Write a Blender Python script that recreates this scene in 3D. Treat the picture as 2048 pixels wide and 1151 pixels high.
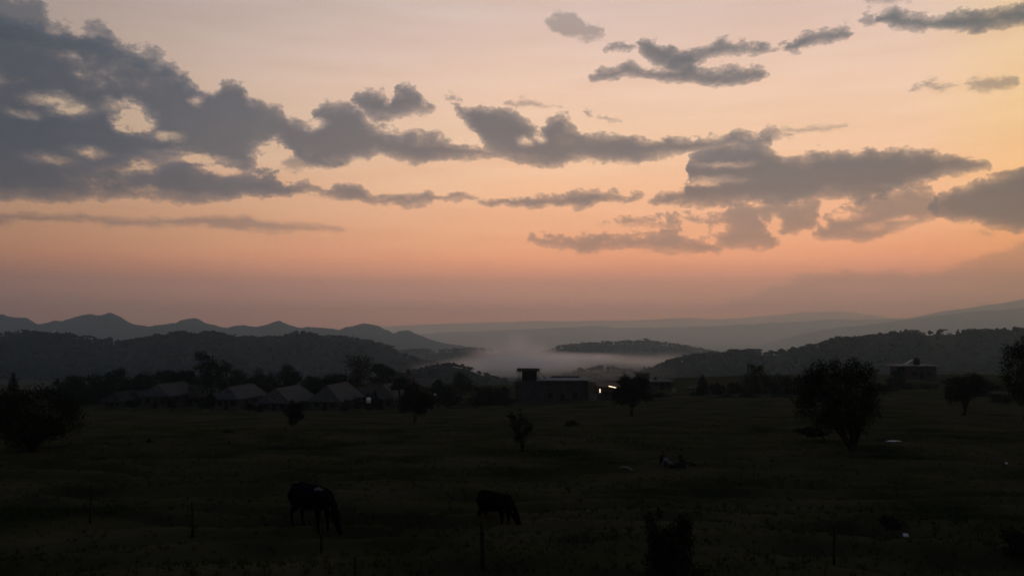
import bpy, bmesh, math, random
import numpy as np
from mathutils import Vector, Matrix, Euler, noise as mnoise

for o in list(bpy.data.objects):
    bpy.data.objects.remove(o)
S = bpy.context.scene
COL = S.collection
rad = math.radians

# ------------------------------------------------------------------ camera
F = 1700.0                      # focal length in pixels of the 2048 wide photograph
W2, H2 = 1024.0, 575.5
HORIZON = 640.0
CAMZ = 20.0
PITCH = math.atan((HORIZON - H2) / F)
cam = bpy.data.cameras.new('camera')
cam.sensor_width = 36.0
cam.lens = 36.0 * F / 2048.0
cam.clip_start = 0.1
cam.clip_end = 120000.0
camo = bpy.data.objects.new('camera', cam)
COL.objects.link(camo)
camo.location = (0, 0, CAMZ)
camo.rotation_euler = (math.pi / 2 + PITCH, 0, 0)
S.camera = camo

def ray(px, py):
    """direction through a photo pixel, scaled so that its depth (world y) is 1"""
    u = (px - W2) / F
    v = (H2 - py) / F
    c, s = math.cos(PITCH), math.sin(PITCH)
    y = c - s * v
    z = s + c * v
    return u / y, z / y

def at(px, py, Y):
    a, b = ray(px, py)
    return Vector((a * Y, Y, CAMZ + b * Y))

# ------------------------------------------------------------------ view and render settings
S.view_settings.view_transform = 'Standard'
S.view_settings.look = 'None'
S.view_settings.exposure = 0.0
S.view_settings.gamma = 1.0
S.render.engine = 'CYCLES'
cy = S.cycles
cy.max_bounces = 6
cy.diffuse_bounces = 2
cy.glossy_bounces = 1
cy.transmission_bounces = 2
cy.transparent_max_bounces = 8
cy.volume_bounces = 4
cy.use_adaptive_sampling = True
cy.adaptive_threshold = 0.01
cy.use_denoising = True
cy.volume_step_rate = 1.0
cy.volume_max_steps = 64
cy.sample_clamp_indirect = 3.0

def lin(c):
    c = c / 255.0
    return c / 12.92 if c <= 0.04045 else ((c + 0.055) / 1.055) ** 2.4

def srgb(r, g, b):
    return (lin(r), lin(g), lin(b), 1.0)

# ------------------------------------------------------------------ world: dusk sky
SUN_AZ, SUN_EL = 24.0, 1.5      # degrees, to the right of the view, just above the horizon
world = bpy.data.worlds.new('World')
S.world = world
world.use_nodes = True
world.cycles.sampling_method = 'MANUAL'
world.cycles.sample_map_resolution = 512
NT = world.node_tree
NT.nodes.clear()
NL = NT.links

def N(t, **kw):
    n = NT.nodes.new(t)
    for k, v in kw.items():
        setattr(n, k, v)
    return n

def plug(sock, v):
    if isinstance(v, bpy.types.NodeSocket):
        NL.new(v, sock)
    else:
        sock.default_value = v

def M(op, a, b=None, c=None, clamp=False):
    n = N('ShaderNodeMath', operation=op, use_clamp=clamp)
    for s, v in zip(n.inputs, (a, b, c)):
        if v is not None:
            plug(s, v)
    return n.outputs[0]

def MIX(fac, a, b, kind='MIX'):
    n = N('ShaderNodeMix', data_type='RGBA', blend_type=kind, clamp_factor=True)
    plug(n.inputs[0], fac)
    plug(n.inputs[6], a)
    plug(n.inputs[7], b)
    return n.outputs[2]

def SMOOTH(v, lo, hi, a=0.0, b=1.0):
    n = N('ShaderNodeMapRange', interpolation_type='SMOOTHSTEP')
    plug(n.inputs[0], v)
    for i, x in enumerate((lo, hi, a, b)):
        plug(n.inputs[1 + i], x)
    return n.outputs[0]

def RAMP(fac, stops, interp='EASE'):
    n = N('ShaderNodeValToRGB')
    cr = n.color_ramp
    cr.interpolation = interp
    while len(cr.elements) > 1:
        cr.elements.remove(cr.elements[-1])
    cr.elements[0].position = stops[0][0]
    cr.elements[0].color = stops[0][1]
    for p, c in stops[1:]:
        e = cr.elements.new(p)
        e.color = c
    plug(n.inputs[0], fac)
    return n.outputs[0]

tc = N('ShaderNodeTexCoord')
sep = N('ShaderNodeSeparateXYZ')
NL.new(tc.outputs['Generated'], sep.inputs[0])
dx, dy, dz = sep.outputs
AZ = M('ARCTAN2', dx, dy)                       # radians, 0 straight ahead, right positive
EL = M('ARCSINE', dz)
A = M('MULTIPLY', AZ, F)
E = M('MULTIPLY', EL, F)

def ang(px, py):
    a, b = ray(px, py)
    return math.atan2(a, 1.0) * F, math.atan2(b, math.hypot(a, 1.0)) * F

# clear sky, by height
def tel(deg):
    return math.sqrt(max(deg, 0) / 90.0)
T = M('SQRT', M('DIVIDE', M('MAXIMUM', EL, 0.0), math.pi / 2))
def ey(py):
    return tel(math.degrees(math.atan((HORIZON - py) / F)))
SKY_STOPS = [
    (0.0, srgb(218, 172, 156)),
    (ey(600), srgb(204, 160, 143)),
    (ey(565), srgb(202, 152, 130)),
    (ey(540), srgb(231, 165, 130)),
    (ey(515), srgb(251, 179, 135)),
    (ey(480), srgb(252, 187, 141)),
    (ey(440), srgb(252, 193, 150)),
    (ey(370), srgb(254, 204, 164)),
    (ey(280), srgb(248, 210, 177)),
    (ey(180), srgb(244, 209, 185)),
    (ey(80), srgb(230, 201, 186)),
    (ey(0), srgb(219, 195, 184)),
    (tel(28), srgb(186, 188, 192)),
    (tel(38), srgb(152, 162, 178)),
    (tel(55), srgb(118, 132, 154)),
    (tel(90), srgb(96, 111, 135)),
]
sky_el = RAMP(T, SKY_STOPS, 'LINEAR')
def taz(deg):
    return deg / 360.0 + 0.5
AZ_STOPS = [
    (0.0, (.15, .20, .30, 1)),
    (taz(-100), (.18, .23, .34, 1)),
    (taz(-60), (.31, .38, .52, 1)),
    (taz(-31), (.49, .55, .58, 1)),
    (taz(-20), (.69, .74, .79, 1)),
    (taz(-8), (.92, .95, .98, 1)),
    (taz(2), (1.0, 1.0, 1.0, 1)),
    (taz(12), (1.16, 1.10, 1.0, 1)),
    (taz(20), (2.1, 1.7, 1.32, 1)),
    (taz(31), (.92, .91, .68, 1)),
    (taz(55), (.85, .78, .64, 1)),
    (taz(100), (.30, .33, .40, 1)),
    (1.0, (.15, .20, .30, 1)),
]
taz_s = M('ADD', M('DIVIDE', AZ, 2 * math.pi), 0.5)
sky_az = RAMP(taz_s, AZ_STOPS, 'B_SPLINE')
zen = SMOOTH(EL, rad(24), rad(65))
sky_az_z = MIX(zen, sky_az, (.45, .50, .60, 1))
clear = MIX(1.0, sky_el, sky_az_z, 'MULTIPLY')

# clouds: each one an outline of upper and lower edge over azimuth, in photo pixels
CL_MAIN = [
  ([(-420,30),(-100,30),(0,42),(60,50),(110,70),(170,72),(235,98),(300,122),(350,150),(380,178),(408,188),(430,176),(450,163),(475,170),(500,198),(530,210),(560,215),(592,238),(612,244),(630,219),(662,210),(700,214),(725,240),(740,250),(780,262),(830,265),(870,266),(900,280),(930,291),(962,292),(1003,305)],
   [(-420,300),(0,345),(150,338),(260,330),(320,318),(370,312),(430,330),(480,338),(515,330),(535,305),(560,306),(600,320),(640,328),(680,327),(720,320),(760,312),(800,324),(830,326),(870,321),(920,318),(970,315),(1003,306)]),
  ([(-420,260),(0,300),(100,312),(200,326),(262,348),(296,346),(328,331),(385,325),(425,338),(446,356),(482,351),(525,349),(570,362),(600,380)],
   [(-420,360),(0,390),(100,400),(200,402),(300,400),(350,406),(430,401),(480,392),(560,389),(600,381)]),
  ([(570,377),(600,364),(630,372),(655,381),(688,370),(722,376),(738,390),(800,392),(850,390),(915,391),(955,399)],
   [(570,380),(610,388),(650,396),(690,403),(740,404),(850,404),(910,401),(955,400)]),
  ([(955,406),(1000,395),(1040,393),(1100,391),(1150,384),(1200,385),(1245,389),(1285,388)],
   [(955,408),(1010,412),(1100,413),(1190,411),(1235,402),(1285,390)]),
  ([(710,196),(733,181),(760,185),(782,202),(797,174),(820,178),(846,205),(872,218)],
   [(710,202),(738,231),(780,237),(820,226),(850,224),(872,219)]),
  ([(905,214),(940,223),(962,213),(1000,220),(1030,226),(1058,243),(1080,262),(1094,240),(1112,233),(1142,245),(1170,262),(1200,267),(1240,267),(1280,272),(1340,275),(1400,276),(1440,279),(1470,267),(1500,272),(1540,281)],
   [(905,217),(940,250),(960,285),(985,305),(1030,319),(1080,328),(1130,330),(1140,316),(1200,319),(1280,318),(1340,309),(1400,300),(1460,290),(1540,283)]),
  ([(1300,400),(1340,384),(1372,378),(1376,332),(1400,302),(1440,290),(1500,285),(1540,294),(1572,311),(1602,313),(1640,306),(1700,305),(1737,297),(1760,302),(1800,301),(1832,295),(1872,305),(1920,309),(1952,318),(1988,331)],
   [(1300,408),(1340,412),(1420,410),(1500,403),(1600,400),(1690,397),(1740,402),(1790,378),(1850,360),(1900,344),(1950,340),(1988,333)]),
  ([(1862,408),(1890,386),(1950,371),(1990,360),(2020,345),(2050,332),(2150,310),(2300,330),(2420,380)],
   [(1862,412),(1900,436),(1950,446),(2000,455),(2050,457),(2200,462),(2300,450),(2420,390)]),
  ([(1270,90),(1290,77),(1320,88),(1345,96),(1380,101),(1430,90),(1500,89),(1550,95)],
   [(1270,96),(1290,115),(1330,132),(1372,135),(1400,119),(1480,105),(1550,98)]),
  ([(1185,153),(1208,145),(1235,143),(1258,129),(1290,141),(1320,140),(1345,128),(1370,122),(1400,138),(1440,140),(1510,132),(1535,146)],
   [(1185,156),(1215,159),(1260,152),(1320,156),(1375,160),(1420,166),(1480,167),(1535,150)]),
  ([(1205,96),(1230,87),(1268,100)],
   [(1205,99),(1240,104),(1268,103)]),
  ([(1572,98),(1592,78),(1612,62),(1650,60),(1705,56)],
   [(1572,101),(1592,106),(1612,92),(1645,80),(1705,60)]),
  ([(1762,36),(1788,22),(1830,31),(1870,32),(1935,20),(2000,21),(2050,10),(2200,-10),(2350,10)],
   [(1762,40),(1785,52),(1825,55),(1870,54),(1920,60),(1970,58),(2050,47),(2200,40),(2350,14)]),
]
CL_SOFT = [
  ([(1195,448),(1210,443),(1222,448)],[(1195,451),(1210,453),(1222,450)]),
  ([(1335,120),(1360,112),(1390,120)],[(1335,124),(1362,134),(1390,124)]),
  ([(1545,94),(1565,86),(1580,92)],[(1545,98),(1565,101),(1580,96)]),
  ([(1730,40),(1750,32),(1768,38)],[(1730,44),(1750,48),(1768,42)]),
  ([(890,196),(905,190),(925,200)],[(890,200),(908,206),(925,204)]),
  ([(1170,222),(1205,226),(1240,238)],[(1170,226),(1205,236),(1240,242)]),
  ([(1530,262),(1560,268),(1590,272)],[(1530,268),(1560,276),(1590,276)]),
  ([(1615,473),(1640,442),(1662,424),(1690,412),(1725,400),(1770,376),(1810,368),(1845,368),(1868,388),(1885,424)],
   [(1615,476),(1700,482),(1755,472),(1800,456),(1845,446),(1885,428)]),
  ([(1500,424),(1528,407),(1560,401),(1582,413),(1610,399),(1636,408),(1650,432)],
   [(1500,430),(1545,450),(1562,472),(1592,474),(1622,460),(1650,436)]),
  ([(1368,436),(1392,428),(1415,435),(1440,427),(1466,404),(1500,408),(1512,440),(1540,464),(1562,482)],
   [(1368,440),(1405,448),(1425,468),(1450,490),(1500,496),(1562,485)]),
  ([(1225,443),(1245,432),(1275,436),(1300,434),(1330,446)],
   [(1225,446),(1250,451),(1300,450),(1330,449)]),
  ([(1330,444),(1350,430),(1368,442)],
   [(1330,447),(1350,452),(1368,445)]),
  ([(1045,477),(1090,475),(1120,476),(1150,467),(1186,464),(1230,468),(1262,461),(1330,459),(1380,470),(1420,478),(1450,490)],
   [(1045,480),(1085,490),(1130,500),(1155,509),(1182,512),(1205,505),(1280,503),(1380,503),(1450,494)]),
  ([(-420,-90),(-100,-70),(0,-20),(70,0),(105,45),(150,55),(225,56),(240,90),(290,96),(330,112),(365,150),(395,182),(420,200)],
   [(-420,60),(0,70),(100,95),(200,115),(300,140),(360,175),(420,206)]),
  ([(0,200),(120,222),(220,240),(300,280),(400,300),(470,330),(600,378)],
   [(0,360),(120,372),(300,380),(450,388),(600,384)]),
  ([(535,290),(575,280),(610,300),(640,318),(680,320)],
   [(535,300),(565,330),(600,345),(640,338),(680,326)]),
]
CL_FAINT = [
  ([(1085,45),(1110,30),(1150,26),(1175,45),(1205,72)],
   [(1085,48),(1130,75),(1160,80),(1205,75)]),
  ([(1822,176),(1860,163),(1925,160)],
   [(1822,180),(1870,181),(1925,164)]),
  ([(1935,160),(1975,152),(2032,160)],
   [(1935,164),(1980,175),(2032,164)]),
  ([(1730,0),(1760,-12),(1810,-4)],
   [(1730,3),(1770,8),(1810,1)]),
  ([(1950,466),(1970,460),(1995,465)],
   [(1950,468),(1975,469),(1995,467)]),
  ([(1000,203),(1040,199),(1075,205),(1110,218)],
   [(1000,206),(1050,211),(1080,216),(1110,220)]),
]
CL_STREAK = [
  ([(-420,424),(0,428),(150,432),(340,441),(360,441)],
   [(-420,438),(0,440),(200,446),(330,447),(360,443)]),
  ([(330,442),(380,433),(430,430),(500,436),(560,446),(620,451),(690,457)],
   [(330,444),(420,455),(480,461),(560,462),(640,461),(690,459)]),
  ([(1560,260),(1600,255),(1650,254),(1695,252)],
   [(1560,262),(1620,264),(1660,261),(1695,254)]),
]
CL_BANK = [
  ([(1440,612),(1540,572),(1620,549),(1680,537),(1705,544),(1800,545),(1900,536),(1955,520),(1990,502),(2015,488),(2050,478),(2200,465),(2420,520)],
   [(1440,618),(1560,622),(1700,640),(2050,640),(2200,640),(2420,560)]),
]
HOLES_LOW = [(1440,458,16,7),(1548,442,10,12),(1575,476,16,7),(1606,470,12,8),(1690,428,20,6),(1755,458,16,6),(1652,440,10,10),(1800,440,14,6)]
HOLES = [(105,201,26,9),(138,218,30,12),(266,238,36,26),(240,216,22,10),(335,273,14,5),(46,226,16,5),(95,314,26,6),(178,302,20,6),(283,338,20,9),(385,318,46,8),(455,340,36,8),(545,304,36,20),(402,204,8,7),(630,246,18,8),(1075,272,10,8),(1050,284,8,5),(1440,328,24,3),(1400,362,34,4),(1660,420,24,7),(1830,372,26,5),(1900,360,30,6)]

wn = N('ShaderNodeTexNoise', noise_dimensions='3D')
comb = N('ShaderNodeCombineXYZ')
plug(comb.inputs[0], M('DIVIDE', A, F)); plug(comb.inputs[1], M('MULTIPLY', E, 1.5 / F)); comb.inputs[2].default_value = 3.7
NL.new(comb.outputs[0], wn.inputs['Vector'])
wn.inputs['Scale'].default_value = 26.0
wn.inputs['Detail'].default_value = 5.0
wn.inputs['Roughness'].default_value = 0.68
wsep = N('ShaderNodeSeparateColor')
NL.new(wn.outputs['Color'], wsep.inputs[0])
n2 = N('ShaderNodeTexNoise', noise_dimensions='3D')
NL.new(comb.outputs[0], n2.inputs['Vector'])
n2.inputs['Scale'].default_value = 15.0
n2.inputs['Detail'].default_value = 7.0
n2.inputs['Roughness'].default_value = 0.66
Aw = M('ADD', A, M('MULTIPLY', M('SUBTRACT', wsep.outputs[0], 0.5), 62.0))
Ew = M('ADD', E, M('MULTIPLY', M('SUBTRACT', wsep.outputs[1], 0.5), 46.0))
CX = M('DIVIDE', M('ADD', Aw, 1100.0), 2200.0)

n4 = N('ShaderNodeTexNoise', noise_dimensions='3D')
NL.new(comb.outputs[0], n4.inputs['Vector'])
n4.inputs['Scale'].default_value = 75.0
n4.inputs['Detail'].default_value = 4.0
n4.inputs['Roughness'].default_value = 0.65
nf = M('SUBTRACT', n4.outputs[0], 0.5)

def curve(pts):
    n = N('ShaderNodeFloatCurve')
    mp = n.mapping
    mp.use_clip = False
    c = mp.curves[0]
    cv = []
    for p in pts:
        a, e = ang(*p)
        cv.append(((a + 1100.0) / 2200.0, e / 800.0))
    while len(c.points) < len(cv):
        c.points.new(0.5, 0.5)
    for p, v in zip(c.points, cv):
        p.location = v
        p.handle_type = 'AUTO_CLAMPED'
    mp.extend = 'HORIZONTAL'
    mp.update()
    NL.new(CX, n.inputs['Value'])
    return n.outputs[0]

def outline_field(lst, crisp=30.0):
    acc = None
    for top, bot in lst:
        top = [(top[0][0] - 14, top[0][1] + 40)] + top + [(top[-1][0] + 14, top[-1][1] + 40)]
        bot = [(bot[0][0] - 14, bot[0][1] - 40)] + bot + [(bot[-1][0] + 14, bot[-1][1] - 40)]
        t = M('MULTIPLY_ADD', curve(top), 800.0, M('MULTIPLY_ADD', nf, crisp, M('MULTIPLY', Ew, -1.0)))
        b = M('MULTIPLY_ADD', curve(bot), -800.0, M('MULTIPLY_ADD', nf, crisp * .35, Ew))
        d = M('MINIMUM', t, b)
        acc = d if acc is None else M('SMOOTH_MAX', acc, d, 4.0)
    return acc

def holes_field(lst):
    acc = None
    ragged = M('ADD', M('MULTIPLY', nf, 1.7), M('MULTIPLY', M('SUBTRACT', wsep.outputs[2], 0.5), 4.6))
    for px, py, rx, ry in lst:
        a, e = ang(px, py)
        x = M('MULTIPLY', M('SUBTRACT', Aw, a), 1.0 / rx)
        y = M('MULTIPLY', M('SUBTRACT', Ew, e), 1.0 / ry)
        r = M('SUBTRACT', 1.0, M('MULTIPLY_ADD', x, x, M('MULTIPLY', y, y)))
        r = M('MULTIPLY', M('ADD', r, ragged), ry * 0.62)
        acc = r if acc is None else M('MAXIMUM', acc, r)
    return acc

nz = M('SUBTRACT', n2.outputs[0], 0.5)

d_main = outline_field(CL_MAIN)
d_main = M('MINIMUM', d_main, M('MULTIPLY', holes_field(HOLES), -1.0))
leftish = SMOOTH(A, -820.0, -250.0, 86.0, 0.0)
inner = SMOOTH(d_main, 6.0, 26.0, 40.0, M('ADD', leftish, 70.0))
d_main = M('MULTIPLY_ADD', nz, inner, M('MINIMUM', d_main, 24.0))
# the cloud cover goes on beyond the frame
n3 = N('ShaderNodeTexNoise', noise_dimensions='3D')
NL.new(tc.outputs['Generated'], n3.inputs['Vector'])
n3.inputs['Scale'].default_value = 4.0
n3.inputs['Detail'].default_value = 8.0
outside = M('MAXIMUM', SMOOTH(M('ABSOLUTE', A), 1080.0, 1250.0), SMOOTH(E, 680.0, 800.0))
d_out = M('MULTIPLY', M('SUBTRACT', M('MULTIPLY_ADD', outside, 0.55, n3.outputs[0]), 1.05), 120.0)
low_cut = SMOOTH(E, 120.0, 260.0, -60.0, 0.0)
d_main = M('MAXIMUM', d_main, M('ADD', d_out, low_cut))
alpha = M('SUBTRACT', 1.0, M('EXPONENT', M('MULTIPLY', M('MAXIMUM', M('ADD', d_main, 6.0), 0.0), -0.15)))
d_faint = M('MULTIPLY_ADD', nz, 42.0, outline_field(CL_FAINT, 44.0))
alpha_f = M('MULTIPLY', SMOOTH(d_faint, -7.0, 9.0), 0.55)
d_bank = M('MULTIPLY_ADD', nz, 40.0, outline_field(CL_BANK))
alpha_b = M('MULTIPLY', SMOOTH(d_bank, -7.0, 12.0), 0.38)
d_soft = M('MINIMUM', outline_field(CL_SOFT, 62.0), M('MULTIPLY', holes_field(HOLES[:12] + HOLES_LOW), -1.0))
d_soft = M('MULTIPLY_ADD', nz, SMOOTH(d_soft, 4.0, 24.0, 54.0, 84.0), M('MINIMUM', d_soft, 22.0))
alpha_s = M('MULTIPLY', M('SUBTRACT', 1.0, M('EXPONENT', M('MULTIPLY', M('MAXIMUM', M('ADD', d_soft, 5.0), 0.0), -0.12))), 0.80)
d_streak = M('MULTIPLY_ADD', nz, 14.0, outline_field(CL_STREAK, 6.0))
alpha_k = M('MULTIPLY', SMOOTH(d_streak, -8.0, 9.0), 0.6)
alpha_s = M('MAXIMUM', alpha_s, alpha_k)
thin = M('MAXIMUM', alpha_s, M('MAXIMUM', alpha_f, alpha_b))
alpha_m = M('MULTIPLY', alpha, 0.95)
alpha_all = M('SUBTRACT', 1.0, M('MULTIPLY', M('SUBTRACT', 1.0, alpha_m), M('SUBTRACT', 1.0, thin)))

CLOUD_STOPS = [
    (0.0, srgb(130, 111, 108)),
    (ey(540), srgb(139, 115, 106)),
    (ey(480), srgb(138, 115, 109)),
    (ey(420), srgb(126, 111, 109)),
    (ey(330), srgb(115, 107, 109)),
    (ey(200), srgb(106, 103, 108)),
    (ey(0), srgb(112, 111, 113)),
    (tel(38), srgb(95, 99, 106)),
    (tel(60), srgb(84, 94, 111)),
    (tel(90), srgb(73, 85, 104)),
]
cl_el = RAMP(T, CLOUD_STOPS, 'LINEAR')
CLAZ_STOPS = [
    (0.0, (.12, .13, .17, 1)),
    (taz(-100), (.15, .17, .22, 1)),
    (taz(-55), (.26, .34, .45, 1)),
    (taz(-30), (.36, .50, .64, 1)),
    (taz(-20), (.66, .80, .92, 1)),
    (taz(-8), (.98, 1.0, 1.02, 1)),
    (taz(8), (.94, .97, .98, 1)),
    (taz(20), (.70, .90, .98, 1)),
    (taz(32), (.58, .76, .80, 1)),
    (taz(60), (.45, .46, .46, 1)),
    (taz(100), (.17, .18, .2, 1)),
    (1.0, (.12, .13, .17, 1)),
]
cl_az = MIX(zen, RAMP(taz_s, CLAZ_STOPS, 'B_SPLINE'), (.45, .50, .60, 1))
cloud = MIX(1.0, cl_el, cl_az, 'MULTIPLY')
body = M('ADD', M('MULTIPLY', M('SUBTRACT', n2.outputs[0], 0.5), 0.62), M('MULTIPLY', SMOOTH(d_main, 0.0, 34.0), -0.16))
bodyc = N('ShaderNodeCombineColor')
for i in range(3):
    plug(bodyc.inputs[i], M('ADD', body, 1.05))
cloud = MIX(1.0, cloud, bodyc.outputs[0], 'MULTIPLY')
# faint streaks in the clear air
st = N('ShaderNodeTexNoise', noise_dimensions='3D')
comb2 = N('ShaderNodeCombineXYZ')
plug(comb2.inputs[0], M('DIVIDE', A, F)); plug(comb2.inputs[1], M('MULTIPLY', E, 9.0 / F))
NL.new(comb2.outputs[0], st.inputs['Vector'])
st.inputs['Scale'].default_value = 5.0
st.inputs['Detail'].default_value = 5.0
stv = M('MULTIPLY_ADD', M('SUBTRACT', st.outputs[0], 0.5), 0.26, 1.0)
stc = N('ShaderNodeCombineColor')
plug(stc.inputs[0], M('POWER', stv, 0.6)); plug(stc.inputs[1], stv); plug(stc.inputs[2], M('POWER', stv, 1.3))
clear = MIX(1.0, clear, stc.outputs[0], 'MULTIPLY')
sky_col = MIX(alpha_all, clear, cloud)
bg = N('ShaderNodeBackground')
NL.new(sky_col, bg.inputs[0])
bg.inputs[1].default_value = 1.0
# the last physical twilight of the whole dome
nish = N('ShaderNodeTexSky', sky_type='NISHITA')
nish.sun_disc = False
nish.sun_elevation = rad(SUN_EL)
nish.sun_rotation = rad(SUN_AZ)
nish.air_density = 1.5
nish.dust_density = 3.0
bg2 = N('ShaderNodeBackground')
NL.new(nish.outputs[0], bg2.inputs[0])
bg2.inputs[1].default_value = 0.004
adds = N('ShaderNodeAddShader')
NL.new(bg.outputs[0], adds.inputs[0]); NL.new(bg2.outputs[0], adds.inputs[1])
wout = N('ShaderNodeOutputWorld')
NL.new(adds.outputs[0], wout.inputs[0])

# ------------------------------------------------------------------ sun: already veiled at the horizon
sun = bpy.data.lights.new('sun', 'SUN')
sun.energy = 0.012
sun.angle = rad(12)
sun.color = (1.0, .72, .5)
suno = bpy.data.objects.new('sun', sun)
COL.objects.link(suno)
suno.rotation_euler = Vector((math.sin(rad(SUN_AZ)) * math.cos(rad(SUN_EL + 2)), math.cos(rad(SUN_AZ)) * math.cos(rad(SUN_EL + 2)), math.sin(rad(SUN_EL + 2)))).to_track_quat('Z', 'Y').to_euler()
# ------------------------------------------------------------------ helpers
rng = np.random.default_rng(11)
random.seed(5)

def tag(o, label=None, cat=None, group=None, kind=None):
    if label: o['label'] = label
    if cat: o['category'] = cat
    if group: o['group'] = group
    if kind: o['kind'] = kind
    return o

def mat(name, col, rough=0.9, spec=0.1, var=0.25, scale=3.0, bump=0.0, col2=None, emit=None, estr=0.0, metal=0.0, coord='Object', detail=4.0):
    m = bpy.data.materials.new(name)
    m.use_nodes = True
    nt = m.node_tree
    b = nt.nodes['Principled BSDF']
    b.inputs['Roughness'].default_value = rough
    b.inputs['Specular IOR Level'].default_value = spec
    b.inputs['Metallic'].default_value = metal
    t = nt.nodes.new('ShaderNodeTexCoord')
    no = nt.nodes.new('ShaderNodeTexNoise')
    no.inputs['Scale'].default_value = scale
    no.inputs['Detail'].default_value = detail
    nt.links.new(t.outputs[coord], no.inputs['Vector'])
    r = nt.nodes.new('ShaderNodeValToRGB')
    c2 = col2 or tuple(min(1, c * (1 + var)) for c in col)
    c1 = tuple(c * (1 - var) for c in col)
    r.color_ramp.elements[0].position = 0.32
    r.color_ramp.elements[1].position = 0.68
    r.color_ramp.elements[0].color = (*c1, 1)
    r.color_ramp.elements[1].color = (*c2, 1)
    nt.links.new(no.outputs[0], r.inputs[0])
    nt.links.new(r.outputs[0], b.inputs['Base Color'])
    if bump:
        bp = nt.nodes.new('ShaderNodeBump')
        bp.inputs['Strength'].default_value = bump
        bp.inputs['Distance'].default_value = 0.05
        nt.links.new(no.outputs[0], bp.inputs['Height'])
        nt.links.new(bp.outputs[0], b.inputs['Normal'])
    if emit:
        b.inputs['Emission Color'].default_value = (*emit, 1)
        b.inputs['Emission Strength'].default_value = estr
    return m

def mesh_np(name, verts, faces, smooth=False):
    """verts (n,3) array, faces: array (m,k) or list"""
    me = bpy.data.meshes.new(name)
    verts = np.asarray(verts, dtype=np.float32)
    if isinstance(faces, np.ndarray):
        m, k = faces.shape
        me.vertices.add(len(verts)); me.vertices.foreach_set('co', verts.ravel())
        me.loops.add(m * k); me.loops.foreach_set('vertex_index', faces.astype(np.int32).ravel())
        me.polygons.add(m)
        me.polygons.foreach_set('loop_start', np.arange(0, m * k, k, dtype=np.int32))
        me.polygons.foreach_set('loop_total', np.full(m, k, dtype=np.int32))
    else:
        me.from_pydata([tuple(map(float, v)) for v in verts], [], [tuple(int(i) for i in f) for f in faces])
    if smooth:
        me.polygons.foreach_set('use_smooth', np.ones(len(me.polygons), dtype=bool))
    me.update(calc_edges=True)
    me.validate()
    return me

def obj(name, me, m=None, parent=None, loc=None):
    o = bpy.data.objects.new(name, me)
    COL.objects.link(o)
    if m is not None:
        for x in (m if isinstance(m, (list, tuple)) else [m]):
            me.materials.append(x)
    if parent is not None:
        o.parent = parent
    if loc is not None:
        o.location = loc
    return o

def empty(name, loc, rz=0.0):
    o = bpy.data.objects.new(name, None)
    COL.objects.link(o)
    o.location = loc
    o.rotation_euler = (0, 0, rz)
    o.empty_display_size = 0.3
    return o

class MB:
    """collects boxes, tubes and free faces into one mesh"""
    def __init__(s):
        s.v = []; s.f = []
    def face(s, pts):
        b = len(s.v); s.v += [tuple(p) for p in pts]; s.f.append(tuple(range(b, b + len(pts)))); return s
    def box(s, x0, x1, y0, y1, z0, z1, rot=0.0, org=(0, 0)):
        b = len(s.v)
        c, sn = math.cos(rot), math.sin(rot)
        for x, y, z in ((x0,y0,z0),(x1,y0,z0),(x1,y1,z0),(x0,y1,z0),(x0,y0,z1),(x1,y0,z1),(x1,y1,z1),(x0,y1,z1)):
            s.v.append((org[0] + x * c - y * sn, org[1] + x * sn + y * c, z))
        for q in ((0,3,2,1),(4,5,6,7),(0,1,5,4),(1,2,6,5),(2,3,7,6),(3,0,4,7)):
            s.f.append(tuple(b + i for i in q))
        return s
    def prism(s, pts, dz):
        """closed slab: polygon pts (3d) lifted by dz"""
        b = len(s.v); n = len(pts)
        s.v += [tuple(p) for p in pts] + [(p[0], p[1], p[2] + dz) for p in pts]
        s.f.append(tuple(b + i for i in range(n))[::-1]); s.f.append(tuple(b + n + i for i in range(n)))
        for i in range(n):
            j = (i + 1) % n
            s.f.append((b + i, b + j, b + n + j, b + n + i))
        return s
    def tube(s, pts, radii, n=7, cap=True):
        pts = [Vector(p) for p in pts]
        b = len(s.v); k = len(pts)
        for i, p in enumerate(pts):
            d = (pts[min(i + 1, k - 1)] - pts[max(i - 1, 0)])
            d = d.normalized() if d.length > 1e-9 else Vector((0, 0, 1))
            ref = Vector((1, 0, 0)) if abs(d.x) < 0.9 else Vector((0, 1, 0))
            a = d.cross(ref).normalized(); c = d.cross(a)
            for j in range(n):
                t = 2 * math.pi * j / n
                q = p + (a * math.cos(t) + c * math.sin(t)) * radii[i]
                s.v.append(tuple(q))
        for i in range(k - 1):
            for j in range(n):
                s.f.append((b + i*n + j, b + i*n + (j+1) % n, b + (i+1)*n + (j+1) % n, b + (i+1)*n + j))
        if cap:
            s.f.append(tuple(b + j for j in range(n))[::-1]); s.f.append(tuple(b + (k-1)*n + j for j in range(n)))
        return s
    def mesh(s, name, smooth=False):
        me = bpy.data.meshes.new(name)
        me.from_pydata(s.v, [], s.f)
        bm = bmesh.new(); bm.from_mesh(me)
        bmesh.ops.recalc_face_normals(bm, faces=bm.faces)
        bm.to_mesh(me); bm.free()
        if smooth:
            me.polygons.foreach_set('use_smooth', np.ones(len(me.polygons), dtype=bool))
        me.update()
        return me
    def build(s, name, m, parent=None, smooth=False, loc=None):
        return obj(name, s.mesh(name, smooth), m, parent, loc)

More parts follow.
